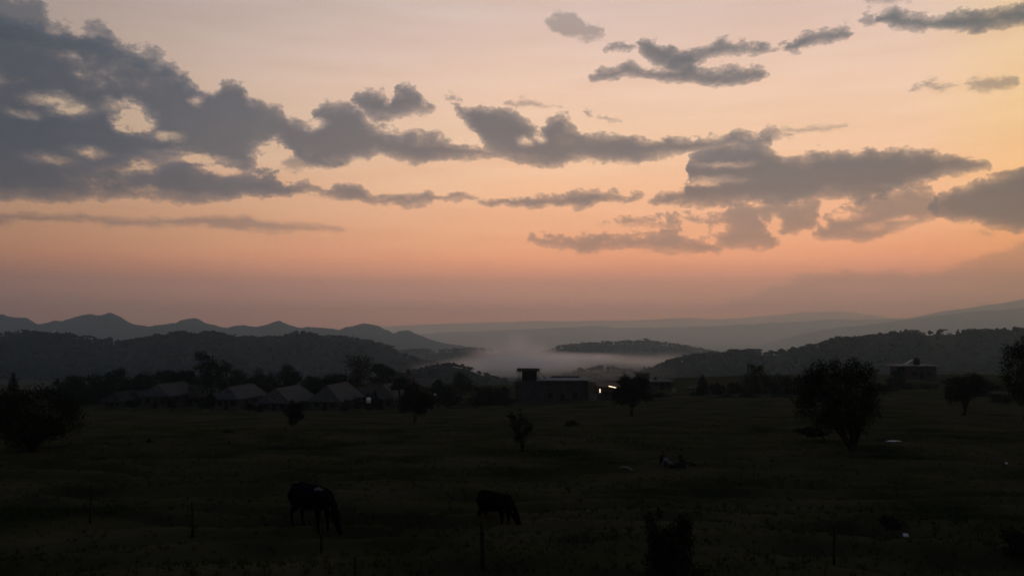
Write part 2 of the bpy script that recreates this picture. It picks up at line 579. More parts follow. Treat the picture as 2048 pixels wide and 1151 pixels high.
# value noise in numpy
_perm = rng.random((256, 256))
def vnoise(x, y):
    x = np.asarray(x, float); y = np.asarray(y, float)
    xi = np.floor(x).astype(int); yi = np.floor(y).astype(int)
    fx = x - xi; fy = y - yi
    fx = fx * fx * (3 - 2 * fx); fy = fy * fy * (3 - 2 * fy)
    g = lambda a, b: _perm[a & 255, b & 255]
    return (g(xi, yi) * (1 - fx) + g(xi + 1, yi) * fx) * (1 - fy) + (g(xi, yi + 1) * (1 - fx) + g(xi + 1, yi + 1) * fx) * fy
def fbm(x, y, o=5, rough=0.5):
    a, s, t = 1.0, 0.0, 0.0
    for i in range(o):
        s = s + a * (vnoise(np.asarray(x) * 2**i + 17.3 * i, np.asarray(y) * 2**i + 9.1 * i) - 0.5)
        t += a; a *= rough
    return s / t * 2

# ------------------------------------------------------------------ materials
GRASS = mat('pasture', (.042, .049, .020), 1.0, 0.0, .58, .16, col2=(.064, .051, .026), coord='Object', detail=9)
BLADE = mat('grass_blades', (.050, .060, .024), 1.0, 0.0, .4, .5)
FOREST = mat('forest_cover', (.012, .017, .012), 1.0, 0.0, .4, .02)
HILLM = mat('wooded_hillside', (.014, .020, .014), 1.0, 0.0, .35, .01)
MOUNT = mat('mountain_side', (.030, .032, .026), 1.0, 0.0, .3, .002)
LEAF = mat('leaves', (.020, .028, .012), .9, 0.05, .4, 1.2)
LEAF2 = mat('leaves_dull', (.040, .042, .020), .9, 0.05, .4, 1.2)
BARK = mat('bark', (.030, .024, .018), 1.0, 0.0, .3, 6)

# ------------------------------------------------------------------ ground
LP = np.array([(-1e5,5.0),(0,5.2),(10,5.9),(22,6.55),(27,6.7),(46,7.85),(54,8.25),(75,10.0),(100,12.35),(150,16.9),(190,20.0),(230,21.2),(270,22.2),(320,26),(400,36),(600,56),(900,72),(1500,95),(3000,150),(5000,240),(8000,320),(15000,380),(2e5,400)])
RP = np.array([(-1e5,5.0),(0,5.2),(10,5.9),(22,6.55),(27,6.7),(46,7.85),(54,8.2),(75,9.6),(110,12.3),(150,14.5),(190,15.6),(240,16.5),(275,17.3),(330,22),(400,32),(600,52),(900,70),(1500,95),(3000,150),(5000,240),(8000,320),(15000,380),(2e5,400)])
def G(x, y):
    x = np.asarray(x, float); y = np.asarray(y, float)
    yy = np.maximum(y, 0)
    u = x / np.maximum(yy, 25.0)
    s = np.clip((u + 0.22) / 0.60, 0, 1)
    s = s * s * (3 - 2 * s)
    d = np.where(y > 0, yy, y)
    h = np.interp(d, LP[:, 0], LP[:, 1]) * (1 - s) + np.interp(d, RP[:, 0], RP[:, 1]) * s
    z = CAMZ - h
    z = z + 3.6 * np.exp(-(((x + 34) / 26) ** 2 + ((y - 246) / 24) ** 2))
    r = np.hypot(x, y)
    near = np.clip((r - 12) / 10, 0, 1) * np.clip((260 - r) / 120, 0, 1)
    z = z + near * (0.22 * fbm(x / 13.0 + 3, y / 5.0, 4) + 0.10 * fbm(x / 2.6, y / 0.9 + 7, 3) + 0.34 * (0.5 - np.abs(fbm(x / 15.0 + 9, y / 2.3 + 2, 3))) * np.clip((140 - r) / 60, 0, 1))
    # low grassy steps running across the slope
    st = np.sin((y + 5.2 * fbm(x / 14.0, y / 12.0 + 5, 3) + 0.03 * x) * 2 * np.pi / 3.1)
    z = z + near * 0.22 * np.clip(st * 1.6, -0.4, 1) * (0.45 + 0.9 * np.clip(fbm(x / 9.0 + 4, y / 6.0, 3) + 0.35, 0, 1)) * np.clip((95 - r) / 40, 0, 1)
    far = np.clip((r - 600) / 800, 0, 1)
    z = z + far * 9.0 * fbm(x / 900.0, y / 900.0, 4)
    return z
def g1(x, y):
    return float(G(np.array([x]), np.array([y]))[0])

radii = [0.0] + list(np.linspace(3, 15, 9)) + list(15.6 * 1.0078 ** np.arange(0, 290))
r_ = radii[-1]
while r_ < 29500:
    r_ *= 1.045
    radii.append(r_)
radii = np.array(radii)
azs = np.concatenate([np.linspace(-38, 38, 331), np.linspace(38, 322, 60)[1:-1]])
RR, AA = np.meshgrid(radii, np.radians(azs), indexing='ij')
GX = RR * np.sin(AA); GY = RR * np.cos(AA)
GZ = G(GX, GY)
nr, na = RR.shape
idx = np.arange(nr * na).reshape(nr, na)
q = np.stack([idx[:-1, :], idx[1:, :], np.roll(idx, -1, 1)[1:, :], np.roll(idx, -1, 1)[:-1, :]], -1).reshape(-1, 4)[:, ::-1]
ground = obj('ground', mesh_np('ground', np.stack([GX, GY, GZ], -1).reshape(-1, 3), q, True), GRASS)
tag(ground, 'dark rough pasture sloping down to the village and the wide valley', 'ground', kind='structure')

# ------------------------------------------------------------------ hills
HILLS = {}
def hill(name, pts, D, Wd, base, label, m, rough_px=1.0, cols=260, rows=26, wob=0.12, seed=0, tree_px=0.0):
    P = np.array(pts, float)
    px = np.linspace(P[0, 0], P[-1, 0], cols)
    py = np.interp(px, P[:, 0], P[:, 1]) + tree_px
    for _ in range(1):
        py[1:-1] = (py[:-2] + 2 * py[1:-1] + py[2:]) / 4
    if seed == 5:                                   # the jagged range keeps its knolls sharp
        k_ = np.ones(61) / 61
        av = np.convolve(np.pad(py, 30, mode='edge'), k_, 'valid')
        py = av + (py - av) * 1.45
    py = py + rough_px * fbm(px / 60.0 + seed * 3.1, np.full(cols, seed * 1.7), 5, .62)
    if seed == 5:
        py = py - 7.0 * (0.35 - np.abs(fbm(px / 34.0 + 2.2, np.full(cols, 8.8), 4, .6)))
    Dc = D * (1 + wob * fbm(px / 260.0 + seed, np.full(cols, 4.4 + seed), 3))
    uz = np.array([ray(a, b) for a, b in zip(px, py)])
    X = uz[:, 0] * Dc; Z = CAMZ + uz[:, 1] * Dc
    s = np.linspace(-1, 1, rows)
    s = np.sign(s) * np.abs(s) ** 1.25
    SS, II = np.meshgrid(s, np.arange(cols), indexing='ij')
    Y = Dc[II] + SS * Wd
    XX = uz[:, 0][II] * Y
    bz = base - 3
    bump = np.clip(1 - np.abs(SS) ** 1.05, 0, 1) ** 1.25
    edge = 1.0
    ZZ = bz + (Z[II] - bz) * bump
    amp = (1 - bump) * bump * 4 * 0.22 * np.maximum(Z[II] - bz, 0)
    amp = amp * np.clip(np.abs(SS) * 3 - .1, 0, 1)
    ZZ = ZZ + amp * fbm(XX / (Wd * .35) + seed, Y / (Wd * .35), 4)
    ZZ = np.where(np.abs(SS) > 0.999, bz, ZZ)
    i2 = np.arange(rows * cols).reshape(rows, cols)
    q = np.stack([i2[:-1, :-1], i2[:-1, 1:], i2[1:, 1:], i2[1:, :-1]], -1).reshape(-1, 4)
    o = obj(name, mesh_np(name, np.stack([XX, Y, ZZ], -1).reshape(-1, 3), q, True), m)
    tag(o, label, 'hill' if 'hill' in name else 'mountain', kind='structure')
    return dict(px=px, X=XX, Y=Y, Z=ZZ, s=s, D=Dc, Zc=Z)

P_LEFT = [(-600,652),(-300,655),(-100,660),(0,664),(60,664),(130,668),(180,674),(232,683),(270,678),(310,672),(340,666),(365,664),(390,668),(420,665),(440,668),(480,674),(520,675),(560,673),(590,665),(620,665),(645,673),(680,673),(700,675),(730,679),(760,687),(785,697),(800,704),(840,718),(900,736),(960,752)]
P_RIGHT = [(1150,786),(1200,768),(1250,755),(1290,742),(1330,726),(1360,716),(1400,709),(1440,704),(1500,701),(1560,701),(1590,699),(1640,686),(1680,675),(1720,673),(1760,669),(1800,664),(1850,661),(1900,659),(2000,659),(2050,657),(2300,650),(2700,640)]
P_CENTER = [(980,738),(1030,722),(1060,713),(1090,703),(1120,693),(1160,687),(1200,685),(1260,682),(1300,681),(1340,687),(1380,695),(1430,703),(1500,713),(1600,728)]
P_CLEFT = [(700,712),(760,705),(800,702),(830,698),(860,700),(900,698),(940,697),(980,700),(1020,705),(1060,708),(1100,713),(1200,728)]
P_KNOLL = [(760,760),(800,750),(830,739),(870,729),(900,726),(930,731),(960,743),(1000,757),(1040,768)]
P_COPSE = [(1030,790),(1085,766),(1130,752),(1165,741),(1200,735),(1235,737),(1270,744),(1310,750),(1370,762),(1430,778)]
P_MOUNT = [(-700,640),(-300,634),(-100,630),(0,628),(30,632),(50,634),(75,643),(95,642),(110,637),(125,640),(160,633),(180,630),(200,632),(222,627),(240,634),(260,644),(300,648),(350,645),(365,639),(395,639),(420,647),(450,653),(480,649),(520,652),(560,643),(590,652),(640,652),(680,656),(725,648),(760,654),(790,664),(815,662),(840,672),(870,682),(950,698),(1020,720),(1080,745)]
P_PLAIN = [(560,720),(700,685),(780,672),(900,662),(1000,658),(1100,655),(1200,651),(1300,655),(1420,650),(1500,647),(1600,641),(1700,636),(1760,635),(1860,632),(1950,630),(2050,626),(2300,622),(2600,625)]
P_PLAT = [(1440,720),(1520,690),(1600,668),(1660,655),(1760,645),(1830,636),(1870,629),(1910,625),(1950,620),(2000,618),(2050,612),(2200,608),(2500,612)]
P_FARR = [(1560,700),(1680,664),(1780,642),(1850,628),(1880,622),(1900,618),(1930,615),(1960,609),(2000,604),(2050,595),(2200,592),(2500,600)]
P_FAR = [(560,690),(700,654),(860,648),(1000,643),(1150,640),(1250,639),(1370,634),(1420,638),(1480,635),(1540,628),(1600,624),(1680,621),(1740,628),(1790,636),(1900,640)]

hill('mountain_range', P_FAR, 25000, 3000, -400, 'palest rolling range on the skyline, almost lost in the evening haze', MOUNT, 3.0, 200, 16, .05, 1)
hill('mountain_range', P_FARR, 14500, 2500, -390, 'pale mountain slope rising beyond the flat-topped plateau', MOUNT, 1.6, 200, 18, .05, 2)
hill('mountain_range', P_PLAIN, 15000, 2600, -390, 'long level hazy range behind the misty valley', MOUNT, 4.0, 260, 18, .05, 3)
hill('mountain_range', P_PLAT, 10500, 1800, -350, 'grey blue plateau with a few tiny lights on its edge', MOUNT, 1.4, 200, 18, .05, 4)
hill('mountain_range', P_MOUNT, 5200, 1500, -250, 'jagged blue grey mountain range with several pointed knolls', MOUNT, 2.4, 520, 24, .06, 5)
H_CENTER = hill('hill', P_CENTER, 2900, 520, -140, 'low rounded wooded hill rising out of the mist in the valley', HILLM, 1.0, 220, 22, .05, 6, 4)
H_CLEFT = hill('hill', P_CLEFT, 2750, 430, -135, 'thin low ridge with a fringe of trees above the mist', HILLM, 1.0, 200, 20, .05, 7, 5)
H_LEFT = hill('hill', P_LEFT, 1500, 560, -98, 'broad dark wooded ridge behind the village houses', HILLM, 1.0, 420, 30, .08, 8, 7)
H_RIGHT = hill('hill', P_RIGHT, 1250, 480, -86, 'dark wooded slope climbing behind the flat-roofed brick house', HILLM, 1.0, 420, 30, .08, 9, 8)
H_KNOLL = hill('hill', P_KNOLL, 900, 200, -56, 'small dark knoll in front of the drifting smoke', HILLM, 0.8, 90, 16, .04, 10, 5)
H_COPSE = hill('hill', P_COPSE, 1220, 240, -78, 'low dark copse covered rise below the drifting smoke', HILLM, 0.8, 100, 16, .04, 11, 5)

# ------------------------------------------------------------------ where a photo pixel meets the land
bpy.context.view_layer.update()
_dg = bpy.context.evaluated_depsgraph_get()
def hit(px, py):
    a, b = ray(px, py)
    ok, loc, nor, i, o, m = S.ray_cast(_dg, Vector((0, 0, CAMZ)), Vector((a, 1, b)).normalized())
    return loc.copy() if ok else at(px, py, 20000)
# ------------------------------------------------------------------ woods on the hills
def ico(sub):
    bm = bmesh.new()
    bmesh.ops.create_icosphere(bm, subdivisions=sub, radius=1.0)
    v = np.array([x.co[:] for x in bm.verts]); f = np.array([[q.index for q in x.verts] for x in bm.faces])
    bm.free()
    return v, f
ICO1 = ico(1)
ICO2 = ico(2)

def blob_tree(h, w, kind, seed):
    """small tree: trunk and lumpy crown pieces, a few dozen triangles; (verts, tri faces)"""
    r = np.random.default_rng(seed)
    V = []; Fc = []
    nb = 0
    def add(c, s):
        nonlocal nb
        v, f = ICO1
        vv = v * (1 + r.uniform(-.28, .28, (len(v), 1))) * np.array(s) + np.array(c)
        V.append(vv); Fc.append(f + nb); nb += len(v)
    if kind == 'umbrella':
        for _ in range(4):
            add((r.uniform(-.35, .35) * w, r.uniform(-.35, .35) * w, h * r.uniform(.78, .92)), (w * r.uniform(.25, .42), w * r.uniform(.25, .42), h * .11))
        tw = .035 * h
    elif kind == 'tall':
        for k in range(4):
            add((r.uniform(-.15, .15) * w, r.uniform(-.15, .15) * w, h * (.35 + .18 * k)), (w * (.42 - .07 * k), w * (.42 - .07 * k), h * .17))
        tw = .03 * h
    else:
        for _ in range(4):
            add((r.uniform(-.25, .25) * w, r.uniform(-.25, .25) * w, h * r.uniform(.5, .72)), (w * r.uniform(.3, .42), w * r.uniform(.3, .42), h * r.uniform(.22, .32)))
        tw = .035 * h
    t = np.array([(-1,-1,-.3*0),(1,-1,0),(0,1.2,0),(-1,-1,1),(1,-1,1),(0,1.2,1)], float)
    tv = t * np.array([tw, tw, h * .8]); tv[:, 2] -= h * .05
    tf = np.array([(0,1,4),(0,4,3),(1,2,5),(1,5,4),(2,0,3),(2,3,5)])
    V.append(tv); Fc.append(tf + nb)
    return np.concatenate(V), np.concatenate(Fc)

KINDS = {}
for kd, n in (('umbrella', 4), ('round', 5), ('tall', 3)):
    KINDS[kd] = [blob_tree(1.0, {'umbrella': .95, 'round': .85, 'tall': .55}[kd], kd, 100 + 7 * i + len(kd)) for i in range(n)]

def wood(hd, n, hmin, hmax, label, pxr=None, srange=(-0.85, 0.12), probs=(.25, .6, .15), crest_boost=0.4, seed=0):
    r = np.random.default_rng(900 + seed)
    rows, cols = hd['X'].shape
    VV = []; FF = []; nb = 0
    names = list(KINDS)
    px = hd['px']
    for i in range(n):
        while True:
            c = r.uniform(0, cols - 1.001)
            s = r.uniform(-0.06, 0.04) if r.random() < crest_boost else r.uniform(*srange)
            if float(fbm(px[int(c)] / 38.0 + seed, s * 9.0, 3)) < r.uniform(-.55, .05):      # thickets and thin places
                continue
            if pxr is None or pxr[0] <= px[int(c)] <= pxr[1]:
                break
        rr = np.interp(s, hd['s'], np.arange(rows))
        rr = min(max(rr, 0), rows - 1.001)
        a, b = int(rr), int(c); fa, fb = rr - a, c - b
        def bl(Q):
            return (Q[a, b] * (1 - fb) + Q[a, b + 1] * fb) * (1 - fa) + (Q[a + 1, b] * (1 - fb) + Q[a + 1, b + 1] * fb) * fa
        p = np.array([bl(hd['X']), bl(hd['Y']), bl(hd['Z'])])
        h = r.uniform(hmin, hmax) * (1.25 if r.random() < .12 else 1.0)
        kd = names[r.choice(3, p=probs)]
        v, f = KINDS[kd][r.integers(len(KINDS[kd]))]
        th = r.uniform(0, 6.28)
        cs, sn = math.cos(th), math.sin(th)
        vv = np.stack([v[:, 0] * cs - v[:, 1] * sn, v[:, 0] * sn + v[:, 1] * cs, v[:, 2]], 1) * np.array([h * r.uniform(.85, 1.35)] * 2 + [h])
        VV.append(vv + p); FF.append(f + nb); nb += len(v)
    o = obj('forest', mesh_np('forest', np.concatenate(VV), np.concatenate(FF)), FOREST)
    tag(o, label, 'forest', kind='stuff')
    return o

wood(H_LEFT, 4600, 4, 11, 'dark wood covering the broad ridge behind the village', (-120, 960), seed=1, crest_boost=.22)
wood(H_RIGHT, 4200, 4, 10, 'dark wood covering the slope behind the flat-roofed brick house', (1140, 2200), seed=2, crest_boost=.2)
wood(H_CENTER, 1500, 7, 14, 'even wood over the rounded hill rising out of the mist', seed=3, crest_boost=.4)
wood(H_CLEFT, 500, 8, 15, 'fringe of wood along the thin ridge above the mist', seed=4, crest_boost=.6)
wood(H_KNOLL, 700, 2.5, 5, 'wood over the small knoll in front of the smoke', seed=5, crest_boost=.15)
wood(H_COPSE, 500, 4, 9, 'copse over the low rise below the smoke', seed=6, crest_boost=.15)

# single trees standing clear along the crests
CREST_MESH = {}
def crest_mesh(kd, i):
    if (kd, i) not in CREST_MESH:
        v, f = KINDS[kd][i]
        me = mesh_np('ridge_tree', v, f)
        me.materials.append(FOREST)
        CREST_MESH[(kd, i)] = me
    return CREST_MESH[(kd, i)]
def crest_trees(hd, spots, label, group):
    rows, cols = hd['X'].shape
    ci = rows // 2
    for k, (px, hpx, kd) in enumerate(spots):
        c = int(np.clip(np.interp(px, hd['px'], np.arange(cols)), 0, cols - 1))
        zi = int(np.argmax(hd['Z'][:, c]))
        p = Vector((hd['X'][zi, c], hd['Y'][zi, c], hd['Z'][zi, c] - .3))
        o = bpy.data.objects.new('ridge_tree', crest_mesh(kd, k % len(KINDS[kd])))
        COL.objects.link(o)
        h = .74 * hpx / F * p.y
        o.location = p
        o.scale = (h * random.uniform(.9, 1.3), h * random.uniform(.9, 1.3), h)
        o.rotation_euler = (0, 0, random.uniform(0, 6.28))
        tag(o, {'umbrella': 'flat-topped ', 'round': 'rounded ', 'tall': 'slim pointed '}[kd] + label, 'tree', group)
crest_trees(H_LEFT, [(345,16,'umbrella'),(358,18,'umbrella'),(372,19,'tall'),(384,15,'umbrella'),(398,17,'round'),(410,20,'umbrella'),(425,21,'round'),(437,18,'umbrella'),(452,15,'umbrella'),(466,14,'umbrella'),(480,15,'umbrella'),(494,13,'round'),(507,16,'umbrella'),(521,14,'umbrella'),(536,15,'round'),(550,14,'umbrella'),(575,17,'round'),(592,19,'round'),(607,20,'round'),(622,18,'round'),(652,14,'umbrella'),(668,13,'umbrella'),(685,17,'round'),(697,14,'round'),(716,13,'round'),(735,12,'umbrella')],
            'tree standing clear on the crest of the ridge behind the village', 'trees along the crest behind the village')
crest_trees(H_RIGHT, [(1335,15,'round'),(1352,16,'umbrella'),(1372,18,'round'),(1388,17,'umbrella'),(1398,19,'round'),(1432,14,'round'),(1452,15,'umbrella'),(1508,18,'umbrella'),(1523,15,'umbrella'),(1540,13,'round'),(1582,14,'round'),(1612,15,'umbrella'),(1622,17,'umbrella'),(1672,16,'round'),(1692,17,'umbrella'),(1712,15,'round'),(1742,17,'umbrella'),(1775,16,'round'),(1803,19,'tall'),(1827,18,'umbrella'),(1838,17,'umbrella'),(1862,15,'round'),(1928,14,'round'),(1957,17,'round'),(2018,15,'round'),(2046,17,'round')],
            'tree standing clear on the skyline of the wooded slope behind the brick house', 'trees along the skyline of the wooded slope')
crest_trees(H_CLEFT, [(790,9,'umbrella'),(812,11,'umbrella'),(828,10,'round'),(846,12,'umbrella'),(862,9,'round'),(886,11,'round'),(900,9,'umbrella'),(916,12,'round'),(934,12,'round'),(950,9,'umbrella'),(968,10,'round'),(986,9,'umbrella'),(1004,9,'round'),(1018,10,'tall')],
            'tree on the thin low ridge above the mist', 'trees on the thin ridge above the mist')

# ------------------------------------------------------------------ trees near and in the village
def leaf_cloud(lobes, n, size, seed, squash=1.0):
    """many small leaf faces through the volume of ellipsoid lobes; denser towards the shell"""
    r = np.random.default_rng(seed)
    vol = np.array([l[3] * l[4] * l[5] for l in lobes]); vol = vol ** .8 / np.sum(vol ** .8)
    which = r.choice(len(lobes), n, p=vol)
    L = np.array(lobes)[which]
    d = r.normal(size=(n, 3)); d /= np.linalg.norm(d, axis=1)[:, None]
    rad_ = r.random(n) ** .42
    # uneven shell
    lump = 1 + .30 * np.sin(d[:, 0] * 5.1 + which) * np.sin(d[:, 1] * 4.3 + which * 2) + .22 * np.sin(d[:, 2] * 7.7 + which * 1.3 + d[:, 0] * 6)
    p = L[:, :3] + d * L[:, 3:6] * (rad_ * lump)[:, None]
    # sprigs sticking out
    k = r.random(n) < .05
    p[k] += d[k] * L[k, 3:6] * .16
    a = r.normal(size=(n, 3)); a /= np.linalg.norm(a, axis=1)[:, None]
    b = np.cross(a, r.normal(size=(n, 3))); b /= np.linalg.norm(b, axis=1)[:, None]
    s = size * r.uniform(.55, 1.35, n)[:, None]
    q = np.stack([p - a * s, p + b * s * .55, p + a * s, p - b * s * .55], 1).reshape(-1, 3)
    f = np.arange(4 * n).reshape(n, 4)
    return q, f

def tree(name, px, Y, lobes_px, label, cat='tree', group=None, n=2500, leaf=None, leafmat=None, trunk=None, base_py=None, r0=None, seed=0, depth=1.0, stems=1):
    """lobes in photo pixels (cx, cy, rx, ry) at depth Y; trunk: list of px points from the ground up"""
    a, _ = ray(px, 700)
    X0 = a * Y
    gz = g1(X0, Y)
    root = empty(name, (X0, Y, gz - .03))
    rs = np.random.default_rng(seed + int(px) * 3)
    lobes = []
    for (cx, cyy, rx, ry) in lobes_px:
        c = at(cx, cyy, Y)
        rxm, rym = rx / F * Y, ry / F * Y
        lobes.append((c.x - X0, rs.uniform(-.35, .35) * rxm * depth, c.z - gz, rxm, rxm * depth * rs.uniform(.8, 1.05), rym))
    leaf = leaf or max(.05, 2.2 / F * Y)
    v, f = leaf_cloud(lobes, n, leaf, seed + int(px))
    v[:, 2] = np.maximum(v[:, 2], .02)
    crown = obj('crown', mesh_np('crown', v, f), leafmat or LEAF, root)
    top = max(l[2] + l[5] * .3 for l in lobes)
    cxm = np.mean([l[0] for l in lobes])
    if trunk:
        pts = [at(x, y, Y) for x, y in trunk]
        pts = [Vector((p.x - X0, 0, p.z - gz)) for p in pts]
        pts[0].z = -.15
    else:
        pts = [Vector((0, 0, -.15)), Vector((cxm * .3, .05, top * .35)), Vector((cxm * .8, 0, top * .8))]
    r0 = r0 or max(.05, top * .035)
    mb = MB()
    k = len(pts)
    mb.tube(pts, [r0 * (1.25 if i == 0 else 1 - .65 * i / (k - 1)) for i in range(k)], 8)
    tr = mb.build('trunk', BARK, root, True)
    st = pts[1] if k > 2 else pts[0].lerp(pts[-1], .5)
    for i, l in enumerate(lobes[:9]):
        m2 = MB()
        e = Vector((l[0], l[1], l[2] + l[5] * .2))
        s0 = pts[-1] if rs.random() < .5 and k > 2 else st
        mid = s0.lerp(e, .5) + Vector((rs.uniform(-.1, .1), rs.uniform(-.1, .1), rs.uniform(0, .15))) * (e - s0).length
        m2.tube([s0, mid, e], [r0 * .5, r0 * .33, r0 * .1], 6)
        m2.build('limb', BARK, tr, True)
    tag(root, label, cat, group)
    return root

def clump(cx, cy, rx, ry, n, seed, k=.45):
    """helper: n overlapping lobes inside an ellipse given in pixels"""
    r = np.random.default_rng(seed)
    out = [(cx, cy, rx * .66, ry * .66)]
    for _ in range(n):
        t = r.uniform(0, 6.28); q = r.uniform(.45, .8)
        out.append((cx + math.cos(t) * rx * q, cy + math.sin(t) * ry * q, rx * r.uniform(.22, k), ry * r.uniform(.22, k)))
    return out

# the pasture's own trees
tree('broad_tree', 1712, 52, clump(1675, 795, 88, 78, 16, 1, .36) + [(1620,760,26,24),(1645,735,18,18),(1668,728,14,16),(1704,726,18,16),(1736,744,18,22),(1612,815,24,28),(1745,810,22,34)],
     'large dark leaning tree in the pasture, wide crown over a thick slanting trunk', n=19000, leaf=.065, trunk=[(1716,914),(1706,898),(1692,878),(1682,850),(1676,800)], r0=.26, seed=3)
tree('broad_tree', 60, 50, clump(72, 836, 96, 66, 16, 2, .36) + [(10,800,40,30),(140,838,30,38),(90,785,34,20),(-30,830,60,50),(-60,800,50,40)],
     'large black spreading tree at the pasture edge, in front of the conical tree', n=19000, leaf=.065, trunk=[(62,924),(64,900),(70,870),(74,830)], r0=.30, seed=4)
tree('round_tree', 1262, 118, clump(1266, 784, 40, 36, 10, 5, .4) + [(1250,762,16,12),(1285,765,14,12)],
     'rounded dark tree in front of the small house with the lit lamps', n=7500, leaf=.13, trunk=[(1262,832),(1264,815),(1266,790)], r0=.2, seed=5)
tree('round_tree', 828, 105, clump(829, 800, 36, 40, 10, 6, .4),
     'upright dark tree on a thin straight trunk beside the pale roofed house', n=7000, leaf=.115, trunk=[(829,858),(829,840),(829,800)], r0=.14, seed=6)
tree('small_tree', 1047, 52, clump(1038, 850, 30, 38, 8, 7, .38),
     'faint slender tree on a thin pole-like trunk in the pasture', n=800, leaf=.09, trunk=[(1047,927),(1045,900),(1042,872),(1040,850)], r0=.05, seed=7, leafmat=LEAF2)
tree('small_tree', 1926, 112, clump(1932, 772, 40, 30, 10, 8, .4) + [(1905,790,16,16),(1950,760,18,14)],
     'gnarled dark tree with bare forked trunk beyond the white strip', n=6500, leaf=.13, trunk=[(1926,838),(1930,822),(1926,806),(1930,785)], r0=.22, seed=8)
tree('tall_tree', 2050, 96, clump(2052, 748, 52, 58, 12, 9, .4) + [(2012,730,16,20),(2030,705,22,18),(2070,690,30,24)],
     'tall black tree crowding in beside the gnarled tree', n=10000, leaf=.12, trunk=[(2052,838),(2052,810),(2052,760)], r0=.25, seed=9)
tree('bush', 1343, 21.3, clump(1345, 1090, 56, 66, 12, 10, .36) + [(1300,1040,14,26),(1318,1024,8,20),(1370,1045,16,24),(1345,1140,60,30)],
     'big shaggy dark bush on the near bank of the pasture', 'bush', n=9000, leaf=.04, seed=10, r0=.04)
tree('bush', 1782, 26.4, clump(1780, 1058, 30, 34, 8, 11, .4), 'small dark bush with a white scrap lying beside it', 'bush', n=3000, leaf=.045, seed=11, r0=.03)
tree('bush', 2040, 23.5, clump(2045, 1105, 46, 50, 9, 12, .4), 'dark low bush on the near bank, away from the fence posts', 'bush', n=4500, leaf=.045, seed=12, r0=.03)
tree('bush', 586, 98, clump(586, 824, 22, 24, 7, 13, .4), 'dark round bush in front of a hip roofed village house', 'bush', n=2000, leaf=.13, seed=13, r0=.08)
tree('bush', 458, 78, clump(459, 868, 16, 9, 5, 14, .45), 'low dark bush alone in the field below the houses', 'bush', n=800, leaf=.10, seed=14, r0=.04)
tree('bush', 1145, 86, clump(1146, 848, 16, 10, 5, 15, .45), 'small dim bush in the open pasture near the slender tree', 'bush', n=700, leaf=.10, seed=15, r0=.04, leafmat=LEAF2)
tree('bush', 200, 46, clump(198, 922, 22, 10, 5, 16, .45), 'low reddish brown bush beside the large black spreading tree', 'bush', n=900, leaf=.07, seed=16, r0=.04, leafmat=LEAF2)
tree('bush', 1652, 58, clump(1620, 862, 34, 12, 6, 17, .45), 'low scrub spreading at the foot of the large leaning tree', 'bush', n=1200, leaf=.09, seed=17, r0=.05)
tree('bush', 298, 60, clump(298, 884, 6, 10, 3, 18, .45), 'small upright tuft of scrub in the field below the houses', 'bush', n=260, leaf=.08, seed=18, r0=.03)

# trees among and behind the houses
V = 'trees growing among and behind the houses'
tree('tall_tree', 428, 205, clump(412, 730, 28, 26, 9, 21, .4) + [(440,740,24,18),(450,735,14,12),(420,765,36,24),(384,745,8,8),(402,710,16,10)],
     'tallest village tree, airy crown rising above the hip roofs', group=V, n=3600, leaf=.24, seed=21, r0=.3)
tree('broad_tree', 714, 215, [(714,722,30,14),(722,738,24,20),(716,760,32,26),(700,765,24,22),(735,730,12,12),(712,785,26,18)],
     'dark two tiered tree beside the hilltop house', group=V, n=3600, leaf=.22, seed=22, r0=.3)
tree('round_tree', 768, 225, clump(766, 742, 26, 18, 8, 23, .4), 'dark dense tree against the hilltop house roof', group=V, n=2600, leaf=.22, seed=23, r0=.25)
tree('round_tree', 578, 220, clump(580, 752, 24, 22, 8, 24, .4) + [(570,735,8,8)], 'round tree behind the widest hip roof', group=V, n=2600, leaf=.22, seed=24, r0=.22)
tree('round_tree', 922, 205, [(920,752,14,12),(926,765,20,16),(916,760,12,12),(930,775,24,14)], 'narrow dark tree standing clear of the smoke', group=V, n=2200, leaf=.19, seed=25, r0=.2)
tree('conical_tree', 27, 210, [(27,752,5,10),(27,762,8,10),(27,772,10,10)], 'small pointed conical tree against the wooded ridge', group=V, n=1200, leaf=.17, seed=26, r0=.15)
for i, (x, y, rx, ry, lb) in enumerate([
        (155, 772, 36, 24, 'dense tree at the far end of the tree belt, next to the conical tree'),
        (205, 764, 38, 28, 'dense broad tree in the middle of the tree belt'),
        (240, 760, 26, 28, 'highest dense tree of the tree belt'),
        (290, 758, 24, 20, 'blue green tree between the tree belt and the airy tree'),
        (330, 756, 26, 18, 'low tree behind a darkened hip roof'),
        (372, 758, 24, 20, 'dark tree at the foot of the airy tree'),
        (475, 762, 24, 16, 'low tree on the far side of the airy tree'),
        (520, 764, 28, 16, 'low spreading tree behind the village roofs'),
        (630, 764, 22, 14, 'low tree between the round tree and the two tiered tree'),
        (662, 762, 22, 18, 'low tree leaning on the two tiered tree'),
        (800, 762, 14, 8, 'small dark shrub below the hilltop house'),
        (876, 766, 12, 9, 'dark little tree at the end of the pale wall'),
        (896, 780, 22, 14, 'dark shrub below the pale wall'),
        (965, 784, 24, 15, 'low dark tree on the slope below the smoke'),
        (1000, 785, 22, 14, 'low dark tree beside the building with the rooftop hut'),
        (745, 800, 16, 22, 'dark bushy tree between two pale roofed houses')]):
    tree('tree', x, 208 + (i * 7) % 17 if x < 720 else 190, clump(x, y, rx, ry, 7, 40 + i, .42) + [(x, y + ry * .8, rx * .95, ry * .7), (x - rx * .5, y + ry * 1.5, rx * .8, ry * .6), (x + rx * .5, y + ry * 1.4, rx * .8, ry * .6)], lb, group=V, n=4800, leaf=.19, seed=40 + i, r0=.18)
R = 'dark trees along the far edge of the pasture'
